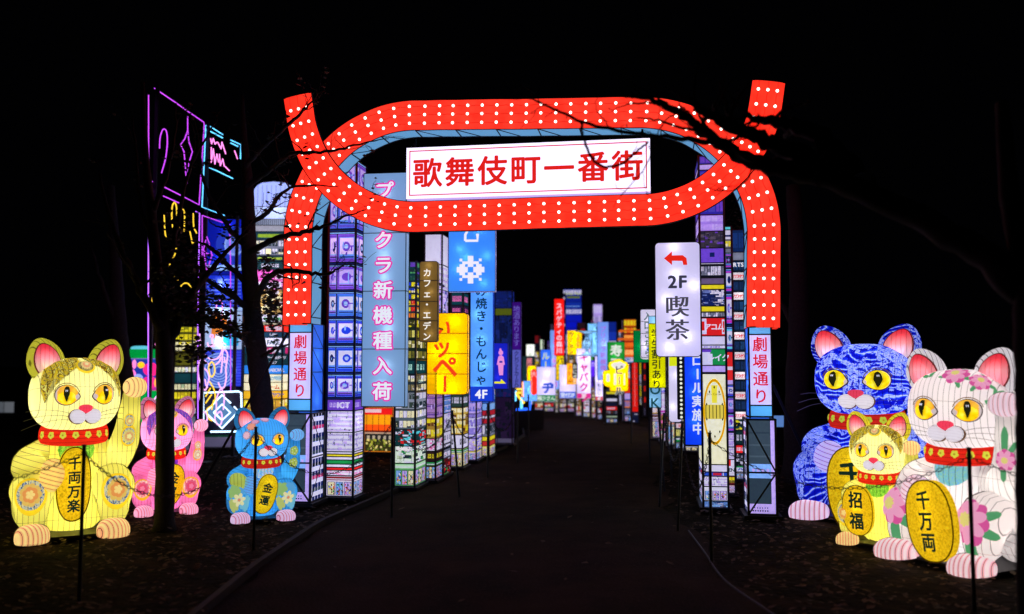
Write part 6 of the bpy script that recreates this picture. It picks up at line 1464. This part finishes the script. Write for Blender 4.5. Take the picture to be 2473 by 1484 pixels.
tree('dark branching tree behind the small blue cat and left of the gate', [(642, 1100, 11.2), (634, 1000, 11.2), (625, 900, 11.2), (618, 830, 11.2), (608, 740, 11.2), (602, 640, 11.2), (600, 540, 11.2), (598, 440, 11.3), (590, 340, 11.4), (585, 230, 11.5)], [.15, .142, .13, .125, .11, .10, .09, .07, .045, .02], [
    ([(612, 850, 11.2), (590, 820, 11.1), (540, 790, 11), (500, 770, 10.9), (470, 755, 10.8)], .045, .012, 4, .6),
    ([(608, 750, 11.2), (570, 720, 11), (520, 690, 10.9), (478, 660, 10.8), (450, 640, 10.8)], .05, .014, 4.5, .6),
    ([(604, 690, 11.2), (560, 650, 11.1), (510, 600, 11), (470, 580, 10.9)], .045, .012, 4.5, .6),
    ([(600, 600, 11.2), (560, 560, 11.1), (520, 500, 11), (490, 430, 11), (480, 330, 11)], .04, .010, 4.5, .6),
    ([(610, 780, 11.2), (625, 710, 10.8), (650, 670, 10.3), (690, 655, 9.8), (735, 658, 9.6), (780, 664, 9.5), (815, 650, 9.5), (835, 636, 9.5)], .05, .005, 5, .45),
    ([(600, 610, 11.2), (640, 590, 10.6), (690, 568, 10.0), (740, 560, 9.7), (790, 545, 9.6), (840, 520, 9.5), (885, 508, 9.5)], .045, .004, 5.5, .5),
    ([(600, 540, 11.2), (640, 520, 10.7), (670, 480, 10.2), (700, 455, 9.9), (760, 448, 9.7), (820, 452, 9.6)], .035, .004, 6, .5),
    ([(598, 450, 11.2), (640, 420, 10.5), (700, 375, 10), (760, 368, 9.7), (820, 362, 9.6), (880, 345, 9.5), (940, 335, 9.5)], .035, .004, 5, .5),
    ([(595, 400, 11.2), (640, 350, 10.5), (700, 300, 9.9), (735, 265, 9.7), (762, 238, 9.6)], .035, .008, 5, .5),
    ([(622, 870, 11.2), (650, 850, 11), (680, 838, 10.9), (700, 832, 10.8)], .03, .01, 4, .4)],
    12, .35, [(655, 745, 10.9, 26, 60, 420), (650, 690, 10.9, 22, 30, 160), (640, 640, 11, 20, 30, 100), (575, 800, 11, 30, 25, 200), (520, 720, 11, 50, 30, 260), (560, 560, 11, 30, 40, 120)])
tree('dark leaning tree trunk beside the claw machine lantern', [(320, 1085, 15), (305, 960, 15), (292, 860, 15), (285, 760, 15.1), (278, 620, 15.3), (268, 450, 15.5)], [.2, .18, .15, .13, .1, .06], [([(288, 800, 15), (250, 700, 15), (220, 600, 15)], .06, .02, 1.5, .8)], 13, .1, [], 1)
tree('near dark tree cutting off the right edge beside the white cat', [(2496, 1560, 4.4), (2489, 1250, 4.4), (2486, 1000, 4.4), (2482, 830, 4.4), (2476, 650, 4.45), (2440, 480, 4.6), (2420, 250, 4.8)], [.075, .066, .062, .064, .062, .05, .035], [
    ([(2470, 700, 4.45), (2330, 590, 4.7), (2150, 490, 5.0), (2000, 430, 5.2), (1900, 408, 5.3), (1830, 396, 5.3), (1780, 372, 5.4), (1735, 345, 5.4), (1690, 310, 5.5), (1640, 272, 5.5), (1590, 246, 5.5), (1530, 234, 5.6)], .085, .014, 6, .45),
    ([(1990, 430, 5.2), (1930, 372, 5.3), (1880, 352, 5.3), (1820, 332, 5.3), (1760, 300, 5.4), (1700, 268, 5.4), (1660, 240, 5.5)], .075, .018, 7, .45),
    ([(2060, 420, 5.1), (1980, 330, 5.2), (1900, 298, 5.3), (1850, 292, 5.3), (1790, 282, 5.3)], .075, .014, 7, .4),
    ([(1740, 349, 5.4), (1690, 340, 5.4), (1620, 332, 5.4), (1550, 325, 5.5), (1470, 310, 5.5), (1400, 292, 5.5), (1340, 265, 5.5), (1275, 236, 5.6)], .020, .006, 7, .35),
    ([(1402, 294, 5.5), (1412, 340, 5.5), (1432, 385, 5.5), (1462, 404, 5.5), (1500, 396, 5.5), (1535, 368, 5.5), (1565, 345, 5.5)], .0095, .007, 4, .3),
    ([(1700, 316, 5.4), (1650, 310, 5.4), (1590, 290, 5.5), (1540, 285, 5.5)], .012, .004, 7, .35),
    ([(1820, 395, 5.3), (1800, 440, 5.3), (1760, 462, 5.4), (1700, 455, 5.4)], .007, .003, 7, .3),
    ([(1640, 272, 5.5), (1600, 300, 5.5), (1560, 400, 5.5), (1520, 450, 5.5), (1480, 500, 5.6)], .005, .0025, 6, .3)],
    14, .03, [], bark=solid('near_black_bark', (0.004, 0.0035, 0.003), 0.95, 0, 0.5, 40, 0.4))
tree('dim tree trunk in the darkness between the right gate post and the wave cat', [(1925, 1150, 12.5), (1925, 950, 12.5), (1930, 700, 12.6), (1915, 450, 12.8)], [.2, .17, .14, .1], [([(1926, 800, 12.5), (1850, 680, 13), (1790, 620, 13.2), (1740, 560, 13.4)], .05, .01, 4, .7)], 15, .5, [(1785, 560, 13.4, 26, 60, 160)], 2)

# ------------------------------------------------------------------ chain barrier
ps = [(203, 1090, 6.2, 0, 'nearest the left edge in front of the large yellow cat'), (618, 1040, 7.95, 0, 'in front of the small blue cat'), (948, 985, 9.4, .0, 'left of the path below the tall pale banner'), (1092, 1012, 10.8, -.10, 'leaning beside the path below the yellow sign'), (1178, 998, 12.6, 0, 'left of the path below the 4F banner'), (1250, 985, 14.6, 0, 'left of the path beyond the near tower row'), (1276, 982, 16.5, 0, 'far left one where the path bends'),
      (2340, 1092, 6.0, 0, 'nearest the right edge in front of the white cat'), (1714, 1062, 7.3, 0, 'in front of the clock tower'), (1648, 1032, 8.7, .06, 'leaning in front of the right blue banner'), (1604, 1004, 10.2, .07, 'leaning outwards under the yellow green banner'), (1590, 996, 11.4, -.07, 'leaning inwards under the yellow green banner'), (1620, 990, 12.6, 0, 'below the strip of round lights'), (1568, 985, 14.5, 0, 'below the pale blue letter sign'), (1524, 980, 18, 0, 'far right one before the red lantern tower')]
tops = {}
SM_ = solid('dark_green_post', (.012, .02, .016), .5, .2)
for x, yt, D, lean, tx in ps:
    t = P(x, yt, D); h = 1.05; o = thing('barrier_post', 'thin dark post %s' % tx, 'post', (t.x - lean * h * 0, t.y, 0), 0, 'posts of the chain barrier')
    m = MB(); m.tube([(lean * -1 * h * -1 * 0 - lean, 0, -.05), (0, 0, h)], .0135, 8); m.build('shaft', SM_, o)
    m = MB(); m.tube([(0, 0, h), (0, 0, h + .012)], .017, 8); m.build('cap', SM_, o)
    m = MB(); m.tube([(.02 * math.cos(a), 0, h - .05 + .02 * math.sin(a)) for a in np.linspace(0, 6.28, 9)], .003, 4, False); m.build('eyelet', SM_, o)
    tops[x] = Vector((t.x, t.y, h - .05))
LV, LF = tube([(.021 * math.cos(a) * (1.0), .0105 * math.sin(a), 0) for a in np.linspace(0, 2 * math.pi, 11)], .0033, 4, False)
def chain(a, b_, sag, label):
    A = a if isinstance(a, Vector) else tops[a]; Bv = b_ if isinstance(b_, Vector) else tops[b_]
    n_ = 400; pts = [A.lerp(Bv, i / n_) - Vector((0, 0, sag * 4 * (i / n_) * (1 - i / n_))) for i in range(n_ + 1)]
    o = thing('barrier_chain', label, 'chain', A, 0, 'chains of the barrier'); m = MB(); acc = 0; k = 0
    for p, q_ in zip(pts, pts[1:]):
        acc += (q_ - p).length
        if acc >= .034:
            acc = 0; t = (q_ - p).normalized(); s_ = t.cross(Vector((0, 0, 1))).normalized(); u_ = s_.cross(t)
            if k % 2: s_, u_ = u_, s_
            M = Matrix((t, s_, u_)).transposed()
            m.add([M @ Vector(v) + p - A for v in LV], LF); k += 1
    c_ = m.build('links', BLACK, o); c_['kind'] = 'stuff'
chain(Vector((-4.6, 5.9, .75)), 203, .12, 'dark chain running off the left edge before the yellow cat')
chain(203, 618, .42, 'dark chain sagging from the yellow cat past the pink cat')
chain(618, 948, .45, 'dark chain sagging from the blue cat to the post at the path')
chain(948, 1092, .35, 'dark chain sagging below the brown cafe sign')
chain(1092, 1178, .35, 'dark chain sagging below the 4F banner')
chain(1178, 1250, .4, 'dark chain beyond the near left tower row')
chain(1714, 2340, .30, 'long dark chain sagging before the right gate post and the right cats')
chain(2340, Vector((4.4, 5.6, .78)), .1, 'dark chain running off the right edge before the white cat')
chain(1714, 1648, .5, 'dark chain hanging deep beside the clock tower')
chain(1648, 1604, .4, 'dark chain hanging under the right blue banner')
chain(1590, 1620, .3, 'dark chain hanging under the strip of round lights')
# a cable lying along the right side of the path
cp = [(1.72, 8.6), (1.66, 7.6), (1.60, 6.6), (1.72, 5.4), (1.62, 4.4), (1.9, 3.2)]
m = MB(); m.tube(catmull([Vector((x, y, .012)) for x, y in cp], 8), .007, 6)
meta(m.build('power_cable', BLACK), 'thin black cable lying along the right edge of the path', 'cable')
